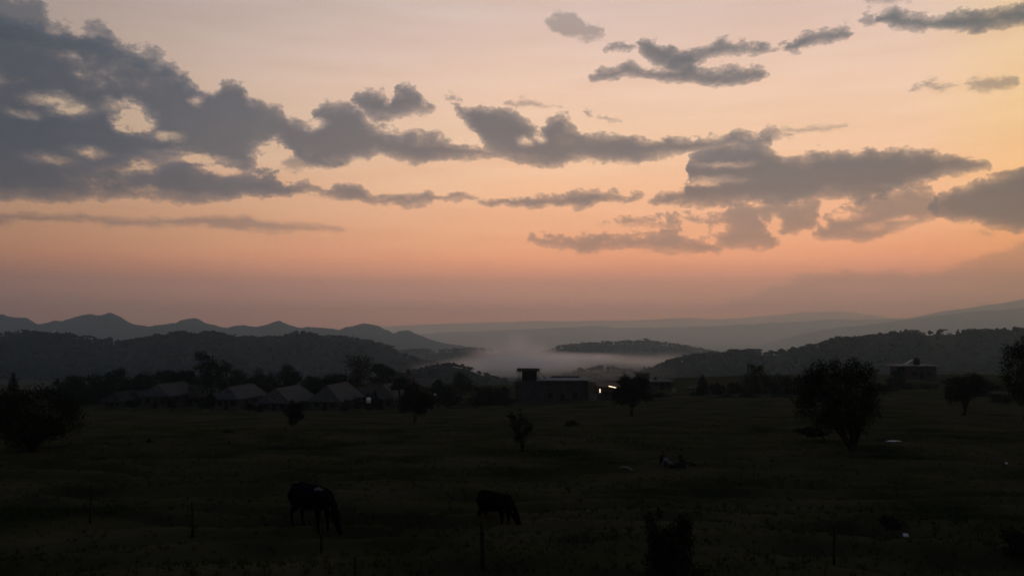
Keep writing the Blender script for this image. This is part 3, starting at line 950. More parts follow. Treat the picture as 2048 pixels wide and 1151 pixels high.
for i, (x, y, rx, ry, Yd, lb) in enumerate([
        (1405, 765, 11, 18, 190, 'slim dark tree beside the pale wall stubs'),
        (1434, 778, 18, 18, 185, 'dark shrubby tree next to the slim dark tree'),
        (1470, 780, 26, 18, 185, 'low dark tree between the shrubby tree and the upright tree'),
        (1512, 757, 30, 35, 180, 'upright dark tree with a ragged top at the pasture edge'),
        (1552, 768, 34, 29, 178, 'broad dark tree joined to the upright ragged tree'),
        (1588, 776, 24, 25, 176, 'last dark tree before the large leaning tree'),
        (1790, 762, 22, 20, 200, 'dark tree against the wall of the flat-roofed brick house'),
        (1895, 768, 20, 14, 215, 'low dark tree on the other side of the brick house'),
        (1985, 778, 24, 16, 190, 'low dark tree between the gnarled tree and the tall black tree')]):
    tree('tree', x, Yd, clump(x, y, rx, ry, 7, 70 + i, .42) + [(x, y + ry * .8, rx * .95, ry * .7), (x - rx * .4, y + ry * 1.3, rx * .8, ry * .5), (x + rx * .4, y + ry * 1.3, rx * .8, ry * .5)], lb, group=R, n=6000, leaf=.19, seed=70 + i, r0=.18)

# the dense row behind the roofs and the scrub between them
rq = np.random.default_rng(31)
for i in range(17):
    x = 118 + 36 * i + rq.uniform(-8, 8)
    h = rq.uniform(16, 28)
    y = 784 - h * .95 + rq.uniform(-3, 5)
    rx = rq.uniform(20, 30)
    tree('tree', x, rq.uniform(216, 232), clump(x, y, rx, h, 6, 200 + i, .45) + [(x - rx * .5, y + h * .9, rx * .8, h * .6), (x + rx * .5, y + h * .9, rx * .8, h * .6), (x, y + h * 1.5, rx, h * .6)],
         'dark tree in the dense row closing off the hip roofed houses', group='dense row of trees behind the hip roofed houses', n=4600, leaf=.20, seed=200 + i, r0=.16)
for i, (x, y, rx, ry) in enumerate(((268, 806, 20, 11), (345, 806, 18, 12), (405, 808, 16, 12), (424, 800, 12, 14), (500, 812, 16, 10), (520, 816, 12, 8), (600, 812, 14, 12), (692, 812, 14, 14), (716, 806, 14, 16), (800, 806, 18, 14), (862, 800, 14, 10), (905, 800, 26, 12), (952, 800, 22, 10), (1012, 800, 24, 12))):
    tree('shrub', x, 176, clump(x, y, rx, ry, 5, 240 + i, .45), 'dark shrub in the scrub along the front of the village', 'shrub', group='scrub along the front of the village', n=900, leaf=.15, seed=240 + i, r0=.07)

for i, (x, y, rx, ry, Yd) in enumerate(((1395, 788, 20, 9, 182), (1450, 796, 24, 9, 172), (1500, 796, 26, 11, 170), (1545, 798, 26, 11, 168), (1580, 800, 20, 11, 166), (1745, 775, 22, 14, 186), (1772, 778, 20, 12, 186), (1815, 774, 22, 12, 196), (1860, 776, 22, 11, 196), (1905, 784, 20, 12, 180), (1960, 790, 26, 12, 168), (2005, 798, 24, 14, 150), (1320, 792, 22, 8, 184))):
    tree('shrub', x, Yd, clump(x, y, rx, ry, 5, 270 + i, .45), 'dark shrub in the thicket along the far edge of the pasture', 'shrub', group='thicket along the far edge of the pasture', n=2000, leaf=.15, seed=270 + i, r0=.07)
# ------------------------------------------------------------------ houses
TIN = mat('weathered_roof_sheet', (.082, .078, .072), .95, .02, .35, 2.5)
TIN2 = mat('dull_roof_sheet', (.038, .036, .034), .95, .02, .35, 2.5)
PLASTER = mat('old_plaster', (.06, .055, .045), .95, .1, .3, 1.2)
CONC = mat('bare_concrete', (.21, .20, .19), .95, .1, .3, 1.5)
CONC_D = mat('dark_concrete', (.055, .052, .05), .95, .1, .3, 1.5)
BRICK = mat('brick_wall', (.060, .046, .038), .95, .1, .35, 4.0)
WOOD = mat('old_wood', (.022, .018, .014), .9, .1, .35, 8.0)
GLASS = mat('dark_pane', (.02, .022, .025), .25, .5, .2, 3.0)
WHITE = mat('white_paint', (.72, .72, .70), .6, .3, .12, 3.0)
WHITE_D = mat('dusty_white', (.20, .195, .185), .8, .2, .2, 3.0)
THATCH = mat('brushwood', (.045, .034, .024), 1.0, 0.0, .45, 9.0)
DARKP = mat('black_plastic', (.012, .012, .013), .6, .3, .2, 3.0)
REDR = mat('red_roof_sheet', (.07, .028, .022), .8, .2, .3, 3.0)
SOLAR = mat('solar_glass', (.22, .23, .25), .5, .3, .1, 3.0)
LAMPM = mat('lit_tube', (.9, .85, .75), .5, .2, .02, 3.0, emit=(1.0, .80, .52), estr=1.6)
FARL = mat('far_lamp', (.9, .85, .75), .5, .2, .02, 3.0, emit=(1.0, .86, .66), estr=3.5)

def wall_openings(root, w, d, hw, opens, base=0.0, sill=True):
    """windows and doors as framed pieces set 3 cm proud of the wall. opens: (side, centre, width, z0, z1, kind)"""
    for side, c, ww, z0, z1, kind in opens:
        m = MB(); p = MB(); t = .06
        def put(mb, a0, a1, b0, b1, o0, o1):
            if side == 'front': mb.box(a0, a1, -o1, -o0, b0, b1)
            else: mb.box(w / 2 + o0, w / 2 + o1, d / 2 * 0 + a0, a1, b0, b1)
        x0, x1 = c - ww / 2, c + ww / 2
        if kind == 'window':
            for q in ((x0 - t, x0, z0 - t, z1 + t), (x1, x1 + t, z0 - t, z1 + t), (x0, x1, z0 - t, z0), (x0, x1, z1, z1 + t), (c - .025, c + .025, z0, z1)):
                put(m, *q, .002, .05)
            fr = m.build('window', WOOD, root)
            put(p, x0, x1, z0, z1, .004, .02)
            p.build('pane', GLASS, fr)
        else:
            put(m, x0, x1, z0, z1, .003, .05)
            dr = m.build('door', WOOD, root)
            put(p, x1 - .14, x1 - .09, z0 + .9, z0 + 1.05, .05, .09)
            p.build('handle', DARKP, dr)

def hip_house(px, Y, w, d, eave, apex, rz, label, roofm=TIN, chimney=None, group='hip roofed village houses', wallm=PLASTER, name='village_house', ridge=.88):
    a, _ = ray(px, 700)
    X = a * Y
    gz = g1(X, Y)
    ez = at(px, eave, Y).z - gz
    az_ = at(px, apex, Y + d * (1 - ridge) / 2).z - gz
    root = empty(name, (X, Y, gz), rad(rz))
    MB().box(-w / 2, w / 2, 0, d, -1.2, ez + .05).build('wall', wallm, root)
    ov = .55
    x0, x1, y0, y1 = -w / 2 - ov, w / 2 + ov, -ov, d + ov
    ra, rb = d * (1 - ridge) / 2, d * (1 + ridge) / 2
    e = ez - .12
    mb = MB()
    th = .10
    A_, B_, C_, D_ = (x0, y0, e), (x1, y0, e), (x1, y1, e), (x0, y1, e)
    P, Q = (0, ra, az_), (0, rb, az_)
    for f in ((A_, B_, P), (B_, C_, Q, P), (C_, D_, Q), (D_, A_, P, Q)):
        mb.prism([Vector(v) for v in f], th)
    roof = mb.build('roof', roofm, root)
    rc = MB()
    for s_, t_ in ((A_, P), (B_, P), (C_, Q), (D_, Q), (P, Q)):
        rc.tube([Vector(s_) + Vector((0, 0, th)), Vector(t_) + Vector((0, 0, th))], [.09, .09], 6)
    rc.build('ridge_cap', roofm, roof)
    if chimney:
        cx, cyy, cw, ch = chimney
        MB().box(cx - cw / 2, cx + cw / 2, cyy - cw / 2, cyy + cw / 2, az_ - 1.2, az_ + ch).box(cx - cw / 2 - .06, cx + cw / 2 + .06, cyy - cw / 2 - .06, cyy + cw / 2 + .06, az_ + ch, az_ + ch + .1).build('chimney', wallm, roof)
    hh = max(ez - .25, 1.2)
    wall_openings(root, w, d, hh, [('front', -w * .28, .9, hh * .42, hh * .84, 'window'), ('front', w * .28, .9, hh * .42, hh * .84, 'window'), ('front', 0, .9, 0, min(2.0, hh * .92), 'door'),
                                   ('right', d * .3, .9, hh * .42, hh * .84, 'window'), ('right', d * .65, .9, hh * .42, hh * .84, 'window')])
    tag(root, label, 'house', group)
    return root

hip_house(312, 196, 6.6, 12, 791, 769, -12, 'darkened hip roofed house beneath the low trees, furthest from the pale wall')
hip_house(383, 204, 5.0, 9, 792, 772, -14, 'smallest hip roofed house at the foot of the airy tree')
hip_house(454, 192, 5.6, 12, 797, 774, -14, 'hip roofed house just past the airy tree, pale roof slope')
hip_house(549, 186, 7.2, 13, 805, 777, -12, 'widest hip roofed house, behind the dark round bush')
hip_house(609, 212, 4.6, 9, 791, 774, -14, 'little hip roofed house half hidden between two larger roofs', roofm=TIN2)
hip_house(651, 188, 7.0, 13, 802, 771, -12, 'hip roofed house with the brightest roof slope, next to the half hidden one')
hip_house(763, 190, 6.0, 11, 796, 770, -12, 'hip roofed house behind the upright dark tree, near the white drum')
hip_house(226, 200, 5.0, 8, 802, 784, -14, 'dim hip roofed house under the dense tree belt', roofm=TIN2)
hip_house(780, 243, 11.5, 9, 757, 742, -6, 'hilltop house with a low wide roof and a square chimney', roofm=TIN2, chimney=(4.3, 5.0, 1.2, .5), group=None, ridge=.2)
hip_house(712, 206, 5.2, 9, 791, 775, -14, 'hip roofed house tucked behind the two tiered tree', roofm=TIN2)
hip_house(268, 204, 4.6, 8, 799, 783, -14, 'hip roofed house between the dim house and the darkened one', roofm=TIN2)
# white pipe beside the half hidden house
p = hit(597, 801)
a, _ = ray(597, 700)
vp = MB(); X, Yv = a * 208, 208
zb, zt = g1(X, Yv), at(597, 773, Yv).z
vp.tube([(0, 0, -.3), (0, 0, zt - zb)], [.11, .11], 8).tube([(0, 0, zt - zb), (0, 0, zt - zb + .18)], [.2, .12], 8)
tag(vp.build('vent_pipe', WHITE_D, loc=(X, Yv, zb), smooth=True), 'pale upright vent pipe in front of the little half hidden house', 'pipe')

# pale boundary wall on the hilltop with a drooping cable
X0, X1 = at(832, 760, 236), at(879, 760, 236)
wl = empty('boundary_wall', (X0.x, 236, g1(X0.x, 236)))
n = 6
L = (X1.x - X0.x) / n
for i in range(n):
    gz = g1(X0.x + L * (i + .5), 236) - wl.location.z
    zt = at(850, 757 + (2.2 if i in (2, 3) else 0), 236).z - wl.location.z
    MB().box(L * i, L * (i + 1) - .04, -.12, .12, gz - .6, zt).build('wall_panel', WHITE_D, wl)
for i in range(n + 1):
    zt = at(850, 756, 236).z - wl.location.z
    MB().box(L * i - .16, L * i + .16, -.2, .2, -1.2, zt).build('pillar', WHITE_D, wl)
tag(wl, 'pale masonry boundary wall beside the hilltop house', 'wall')
c0, c1 = at(838, 752, 238), at(868, 752, 238)
cb = MB()
pts = []
for i in range(13):
    t = i / 12
    q_ = c0.lerp(c1, t) - c0
    pts.append((q_.x, q_.y, -1.0 * 4 * t * (1 - t)))
cb.tube(pts, [.05] * 13, 5)
for e_ in (0, 12):
    gz = g1(c0.x + pts[e_][0], 238)
    cb.tube([(pts[e_][0], 0, gz - c0.z - .2), (pts[e_][0], 0, .25)], [.07, .06], 6)
tag(cb.build('slack_cable', DARKP, loc=c0), 'dark slack cable drooping between two posts above the pale wall', 'cable')

# building with the rooftop hut
Y = 190.0
a0 = at(1058, 797, Y)
gz = g1(a0.x, Y)
def lx(px, Yd=Y): return ray(px, 700)[0] * Yd - a0.x
def lz(py, px=1100, Yd=Y): return at(px, py, Yd).z - gz
tb = empty('flat_roofed_building', (a0.x, Y, gz))
zt = lz(761)
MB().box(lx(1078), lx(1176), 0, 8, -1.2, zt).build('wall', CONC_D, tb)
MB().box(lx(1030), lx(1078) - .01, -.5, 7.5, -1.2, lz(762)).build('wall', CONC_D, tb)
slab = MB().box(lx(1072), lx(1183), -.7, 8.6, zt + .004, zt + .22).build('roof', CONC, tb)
MB().box(lx(1105), lx(1165), 7.4, 7.6, zt + .222, zt + .55).build('parapet', CONC_D, slab)
for i, (x, h) in enumerate(((1100, .5), (1104, .3), (1122, .42), (1140, .6), (1156, .3), (1092, .8))):
    MB().tube([(lx(x), 4, zt + .2), (lx(x) + .05, 4, zt + .22 + h)], [.03, .03], 5).build('steel_rod', DARKP, slab)
wall_openings(tb, 0, 0, 3, [('front', lx(1100), 1.0, 1.2, 2.3, 'window'), ('front', lx(1125), 1.0, 0.0, 2.1, 'door'), ('front', lx(1150), 1.0, 1.2, 2.3, 'window')])
tag(tb, 'long dark flat-roofed building with a pale roof slab', 'building')
# the hut standing on it
hz_ = lz(762)
hut = empty('rooftop_hut', (a0.x, Y, gz + hz_ + .003))
H = lz(742) - hz_
MB().box(lx(1044), lx(1074), .6, 4.2, 0, H).build('wall', WOOD, hut)
for x, y, lean in ((1036, .1, .1), (1039, 4.6, -.05), (1078, .1, -.1), (1077, 4.6, 0), (1041, .2, 0)):
    MB().tube([(lx(x) + lean, y, 0), (lx(x), y, H)], [.06, .05], 6).build('post', WOOD, hut)
r = np.random.default_rng(3)
th = MB()
th.box(lx(1034), lx(1079), -.3, 5.2, H + .003, H + .22)
rf = th.build('roof', THATCH, hut)
bw = MB()
for i in range(90):
    y = r.uniform(-.5, 5.4); x = r.uniform(lx(1030), lx(1074)); l_ = r.uniform(.5, 1.6)
    bw.tube([(x, y, H + .24 + r.uniform(0, .2)), (x + l_, y + r.uniform(-.2, .2), H + .22 + r.uniform(-.05, .28))], [.035, .02], 4)
for i in range(40):
    x = r.uniform(lx(1033), lx(1080)); y = r.uniform(-.45, .2)
    bw.tube([(x, y, H + .2), (x + r.uniform(-.2, .2), y - .1, H - r.uniform(.1, .4))], [.03, .012], 4)
bw.build('brushwood', THATCH, rf)
MB().tube([(lx(1080), .1, H * .85), (lx(1088), 1, H * .4), (lx(1096), 2, .1)], [.06, .06, .05], 6).build('ladder_pole', WOOD, hut)
tag(hut, 'open hut with a flat brushwood roof on poles, on top of the long dark building', 'hut')

# little house with the lit lamps
Y = 184.0
a0 = at(1218, 797, Y); gz = g1(a0.x, Y)
sh = empty('roadside_house', (a0.x, Y, gz))
zt = lz(772, 1218, Y)
MB().box(lx(1196, Y), lx(1246, Y), 0, 5, -1.0, zt).build('wall', PLASTER, sh)
rf = MB().prism([Vector((lx(1193, Y), -.9, zt - .05)), Vector((lx(1249, Y), -.9, zt - .3)), Vector((lx(1249, Y), 5.5, zt + .35)), Vector((lx(1193, Y), 5.5, zt + .6))], .09).build('roof', REDR, sh)
wall_openings(sh, 0, 0, 3, [('front', lx(1212, Y), .9, .9, 1.7, 'window'), ('front', lx(1226, Y), .9, .0, 1.9, 'door')])
tag(sh, 'small house with a red sheet roof and two lit lamps', 'house')
z0, z1 = lz(784.5, 1199, Y), lz(777, 1199, Y)
MB().tube([(0, 0, z0), (0, 0, z1)], [.10, .10], 8).build('wall_lamp', LAMPM, loc=(a0.x + lx(1199.5, Y), Y - .16, gz), smooth=True)
tag(bpy.data.objects['wall_lamp'], 'lit upright lamp tube on the wall of the red roofed house', 'lamp')
z0, z1 = lz(770.8, 1216, Y), lz(774, 1231, Y)
MB().tube([(0, 0, 0), (lx(1231, Y) - lx(1216, Y), 0, z1 - z0)], [.085, .085], 8).build('strip_lamp', LAMPM, loc=(a0.x + lx(1216, Y), Y - 1.05, gz + z0), smooth=True)
tag(bpy.data.objects['strip_lamp'], 'lit slanting lamp tube under the eave of the red roofed house', 'lamp')
# low pale wall between the two
q_ = at(1180, 788, 186)
gq = g1(q_.x, 186)
lw = MB().box(0, 1.7, 0, .4, -.6, max(q_.z - gq, .35)).box(-.06, 1.76, -.05, .45, max(q_.z - gq, .35) + .002, max(q_.z - gq, .35) + .09)
tag(lw.build('low_wall', WHITE_D, loc=(q_.x, 186, gq)), 'low pale wall between the long dark building and the red roofed house', 'wall')

# flat house with a stair tower and a water tank
Y = 214.0
a0 = at(1320, 783, Y); gz = g1(a0.x, Y)
fh = empty('flat_roofed_house', (a0.x, Y, gz))
zt = lz(763, 1320, Y)
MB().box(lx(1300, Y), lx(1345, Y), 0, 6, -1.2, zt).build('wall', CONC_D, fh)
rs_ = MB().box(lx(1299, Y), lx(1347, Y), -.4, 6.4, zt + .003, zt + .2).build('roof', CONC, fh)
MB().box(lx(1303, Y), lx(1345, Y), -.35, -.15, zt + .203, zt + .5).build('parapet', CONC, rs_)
z2 = lz(748, 1288, Y)
MB().box(lx(1277, Y), lx(1299, Y) - .02, .5, 5, -1.2, z2).build('stair_tower', CONC_D, fh)
MB().box(lx(1272, Y), lx(1302, Y), 0, 5.5, z2 + .003, z2 + .28).build('tower_roof', CONC_D, fh)
wall_openings(fh, 0, 0, 3, [('front', lx(1312, Y), 1.0, .9, 1.9, 'window'), ('front', lx(1335, Y), 1.0, .9, 1.9, 'window'), ('front', lx(1324, Y), .9, .0, 1.9, 'door')])
tag(fh, 'dark concrete house with a flat capped stair tower', 'house')
def lathe(name, prof, m, loc, parent=None, seg=14):
    mb = MB()
    mb.tube([(0, 0, z) for r_, z in prof], [r_ for r_, z in prof], seg)
    return mb.build(name, m, parent, True, loc)
tk = lathe('water_tank', [(.05, 0), (.36, .02), (.38, .7), (.34, .82), (.16, .92), (.14, 1.0)], DARKP, (a0.x + lx(1313, Y), Y + 2, gz + zt + .205))
tag(tk, 'small black water tank on the concrete house with the stair tower', 'water tank')
for x, y, w_, h_, Yd, lb in ((1346, 781, .55, .6, 200, 'whitish block beside the concrete house with the stair tower'), (1351, 780, .3, .45, 200, 'smaller whitish block next to the whitish block')):
    q_ = at(x, y, Yd); gq = g1(q_.x, Yd)
    hb = max(q_.z - gq, 0) + .05
    tag(MB().box(-w_ / 2, w_ / 2, -.2, .2, -.3, hb + h_).box(-w_ / 2 - .03, w_ / 2 + .03, -.23, .23, hb + h_ + .002, hb + h_ + .05).build('stone_block', WHITE_D, loc=(q_.x, Yd, gq)), lb, 'block')
for x0, x1, y0, y1, lb in ((1375, 1385, 772, 776, 'short pale wall stub beside the slim dark tree'), (1388, 1398, 770, 774, 'raised pale wall stub touching the slim dark tree')):
    q_ = at(x0, y0, 212); gq = g1(q_.x, 212)
    w_ = (x1 - x0) / F * 212
    tag(MB().box(0, w_, 0, .25, -.4, q_.z - gq - .06).box(-.05, w_ + .05, -.05, .3, q_.z - gq - .058, q_.z - gq).build('wall_stub', WHITE_D, loc=(q_.x, 212, gq)), lb, 'wall')

# brick house on the far slope
Y = 238.0
a0 = at(1845, 757, Y); gz = g1(a0.x, Y)
bh = empty('brick_house', (a0.x, Y, gz))
zt = lz(732, 1845, Y)
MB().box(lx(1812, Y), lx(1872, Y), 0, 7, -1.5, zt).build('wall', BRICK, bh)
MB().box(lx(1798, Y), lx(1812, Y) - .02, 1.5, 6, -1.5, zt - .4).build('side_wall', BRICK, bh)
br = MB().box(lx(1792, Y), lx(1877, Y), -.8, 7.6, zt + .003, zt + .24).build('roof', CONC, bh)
MB().box(lx(1846, Y), lx(1854, Y), -.6, -.2, zt + .243, zt + .42).build('roof_block', WHITE_D, br)
wall_openings(bh, 0, 0, 3, [('front', lx(1828, Y), 1.1, 1.0, 2.1, 'window'), ('front', lx(1858, Y), 1.1, 1.0, 2.1, 'window'), ('front', lx(1843, Y), 1.0, .0, 2.1, 'door')])
tag(bh, 'flat-roofed brick house with a pale roof slab on the far slope', 'house')
roofz = gz + zt + .243
sp = empty('solar_panel', (a0.x + lx(1818, Y), Y + 2.0, roofz))
sp_l = lx(1834, Y) - lx(1818, Y); sp_h = 1.35
MB().prism([Vector((0, 0, .12)), Vector((sp_l, 0, sp_h)), Vector((sp_l, 1.6, sp_h)), Vector((0, 1.6, .12))], .08).build('panel', SOLAR, sp)
for x, y in ((.1, .2), (.1, 1.4), (sp_l - .1, .2), (sp_l - .1, 1.4)):
    t = x / sp_l
    MB().box(x - .04, x + .04, y - .04, y + .04, 0, .12 + (sp_h - .12) * t).build('leg', DARKP, sp)
tag(sp, 'tilted pale solar panel on the roof of the brick house', 'solar panel')
tk2 = lathe('water_tank', [(.05, 0), (.86, .02), (.9, 1.5), (.8, 1.8), (.35, 2.05), (.3, 2.2)], DARKP, (a0.x + lx(1843, Y), Y + 3, roofz))
tag(tk2, 'large dark round water tank on the roof of the brick house', 'water tank')

# white drum and small pale things by the houses
q_ = at(737, 806, 172); gq = g1(q_.x, 172)
z1 = at(737, 794, 172).z - gq
dz_ = max(z1 - 1.15, .1)
dr = empty('water_drum', (q_.x, 172, gq))
lathe('tank', [(.05, dz_), (.46, dz_ + .02), (.48, z1 - .25), (.4, z1 - .08), (.15, z1)], WHITE, (0, 0, 0), dr)
for x, y in ((-.3, -.3), (.3, -.3), (.3, .3), (-.3, .3)):
    MB().box(x - .05, x + .05, y - .05, y + .05, -.3, dz_ + .04).build('leg', WOOD, dr)
tag(dr, 'white plastic water drum on a stand by the village houses', 'water tank')
for px, py, w_, h_, lb in ((254, 808, .55, .35, 'small white sack lying by the dim house under the tree belt'), (437, 816, .42, .35, 'small white sack lying before the house past the airy tree'),
                           (870, 790, .45, .6, 'small white sack propped on the slope below the pale wall')):
    q_ = hit(px, py)
    v, f = ICO2
    rr = np.random.default_rng(int(px))
    vv = v * np.array([w_ / 2, w_ / 2.6, h_ / 2]) * (1 + rr.uniform(-.14, .14, (len(v), 1)))
    vv[:, 2] = np.maximum(vv[:, 2], -h_ * .3) + h_ * .3
    tag(obj('sack', mesh_np('sack', vv, f, True), WHITE, loc=q_), lb, 'sack')
q_ = hit(877, 803)
tag(MB().box(-1.2, 1.2, -.4, .4, -.2, .28).box(-1.26, 1.26, -.46, .46, .282, .36).build('stone_slab', WHITE_D, loc=q_), 'low pale stone slab on the slope beside the upright dark tree', 'slab')

# ------------------------------------------------------------------ things lying in the pasture
def crumple(name, px, py, sx, sy, sz, label, cat, m, seed):
    q_ = hit(px, py)
    n = 9
    rr = np.random.default_rng(seed)
    gx, gy = np.meshgrid(np.linspace(-.5, .5, n), np.linspace(-.5, .5, n), indexing='ij')
    z = rr.uniform(0, 1, (n, n)) * sz
    z[0, :] *= .2; z[-1, :] *= .2
    X_ = gx * sx + rr.uniform(-.04, .04, (n, n)) * sx; Y_ = gy * sy + rr.uniform(-.06, .06, (n, n)) * sy
    top = np.stack([X_, Y_, z + .02], -1).reshape(-1, 3)
    bot = np.stack([X_, Y_, z * .6 - .02], -1).reshape(-1, 3)
    i2 = np.arange(n * n).reshape(n, n)
    qd = np.stack([i2[:-1, :-1], i2[1:, :-1], i2[1:, 1:], i2[:-1, 1:]], -1).reshape(-1, 4)
    rim = [i2[0, :], i2[:, -1], i2[::-1, -1][:0]]
    loop = list(i2[0, :]) + list(i2[1:, -1]) + list(i2[-1, -2::-1]) + list(i2[-2:0:-1, 0])
    side = np.array([(loop[k], loop[(k + 1) % len(loop)], loop[(k + 1) % len(loop)] + n * n, loop[k] + n * n) for k in range(len(loop))])
    o = obj(name, mesh_np(name, np.concatenate([top, bot]), np.concatenate([qd, qd[:, ::-1] + n * n, side])), m, loc=q_)
    tag(o, label, cat)
    return o
crumple('plastic_sheet', 1788, 882, 1.05, .22, .05, 'flattened white plastic sheet on the grass near the leaning tree', 'litter', WHITE, 1)
crumple('paper_scrap', 1812, 1073, .15, .12, .10, 'crumpled white scrap on the grass beside the small dark bush', 'litter', WHITE, 2)
crumple('paper_scrap', 2013, 927, .10, .1, .08, 'tiny white scrap alone on the open grass', 'litter', WHITE, 3)
q_ = hit(1250, 937)
k_ = q_.y / F
pp = MB().tube([(-12 * k_, 0, .05), (-4 * k_, .02, .09), (4 * k_, 0, .08), (9 * k_, -.1, .03), (13 * k_, -.35, .0)], [.035, .04, .04, .04, .035], 7)
tag(pp.build('bent_pipe', WHITE_D, loc=q_, smooth=True), 'pale bent pipe lying on the grass near the seated people', 'pipe')

# fence posts
for i, (px, yb, yt, lb) in enumerate(((180, 1045, 968, 'thin fence post below the large black spreading tree'), (385, 1073, 1003, 'thin fence post between the spreading tree and the spotted cow'),
                                  (642, 1103, 1052, 'thin fence post right beside the spotted cow'), (965, 1136, 1042, 'thickest fence post, standing before the brown cow'),
                                  (1668, 1129, 1047, 'thin fence post between the shaggy bush and the small dark bush'), (711, 1186, 1114, 'short fence post on the near bank between the two cows'))):
    q_ = hit(px, yb)
    h = (yb - yt) / F * q_.y
    rr = .055 if px == 965 else .036
    mb = MB()
    mb.tube([(0, 0, -.25), (.004, 0, h * .35), (.02 * (-1) ** i, .01, h * .7), (.03 * (-1) ** i, 0, h)], [rr * 1.1, rr, rr * .95, rr * .8], 7)
    o = mb.build('fence_post', WOOD, loc=q_, smooth=True)
    tag(o, lb, 'fence post', 'posts of the wire fence across the pasture')

# ------------------------------------------------------------------ living things: one skin over capsules
def capsule(p0, r0, p1, r1, seg=10, rings=4):
    p0, p1 = Vector(p0), Vector(p1)
    d = p1 - p0
    L_ = d.length
    d = d.normalized() if L_ > 1e-6 else Vector((0, 0, 1))
    pts = []; rr = []
    for i in range(rings):
        t = math.pi / 2 * (i / rings)
        pts.append(p0 - d * r0 * math.cos(t)); rr.append(max(r0 * math.sin(t), 1e-3))
    pts.append(p0); rr.append(r0); pts.append(p1); rr.append(r1)
    for i in range(rings - 1, -1, -1):
        t = math.pi / 2 * (i / rings)
        pts.append(p1 + d * r1 * math.cos(t)); rr.append(max(r1 * math.sin(t), 1e-3))
    mb = MB(); mb.tube(pts, rr, seg)
    return mb
def skin(name, parts, voxel, mats, smooth_it=4, extra=None):
    """parts: (p0, r0, p1, r1, material index); fused by a voxel remesh into one continuous body"""
    mb = MB()
    for p0, r0, p1, r1, mi in parts:
        c = capsule(p0, r0, p1, r1)
        b = len(mb.v); mb.v += c.v; mb.f += [tuple(i + b for i in f) for f in c.f]
    me = mb.mesh(name + '_raw')
    o = bpy.data.objects.new(name + '_raw', me); COL.objects.link(o)
    m = o.modifiers.new('r', 'REMESH'); m.mode = 'VOXEL'; m.voxel_size = voxel; m.adaptivity = 0
    s_ = o.modifiers.new('s', 'SMOOTH'); s_.factor = .5; s_.iterations = smooth_it
    dg = bpy.context.evaluated_depsgraph_get()
    out = bpy.data.meshes.new_from_object(o.evaluated_get(dg))
    bpy.data.objects.remove(o)
    if extra:
        bm = bmesh.new(); bm.from_mesh(out)
        for p0, r0, p1, r1, mi in extra:
            c = capsule(p0, r0, p1, r1, 6, 2)
            vs = [bm.verts.new(v) for v in c.v]
            for f in c.f:
                bm.faces.new([vs[i] for i in f])
        bm.to_mesh(out); bm.free()
        parts = parts + extra
    for m in mats: out.materials.append(m)
    P0 = np.array([p[0] for p in parts], float); P1 = np.array([p[2] for p in parts], float)
    R0 = np.array([p[1] for p in parts]); R1 = np.array([p[3] for p in parts]); MI = np.array([p[4] for p in parts])
    idxs = np.zeros(len(out.polygons), dtype=np.int32)
    for i, p in enumerate(out.polygons):
        c = np.array(p.center)
        d = P1 - P0
        t = np.clip(np.sum((c - P0) * d, 1) / np.maximum(np.sum(d * d, 1), 1e-9), 0, 1)
        q = P0 + d * t[:, None]
        dist = np.linalg.norm(c - q, axis=1) - (R0 + (R1 - R0) * t)
        idxs[i] = MI[int(np.argmin(dist))]
    out.polygons.foreach_set('material_index', idxs)
    out.polygons.foreach_set('use_smooth', np.ones(len(out.polygons), dtype=bool))
    out.name = name
    return out

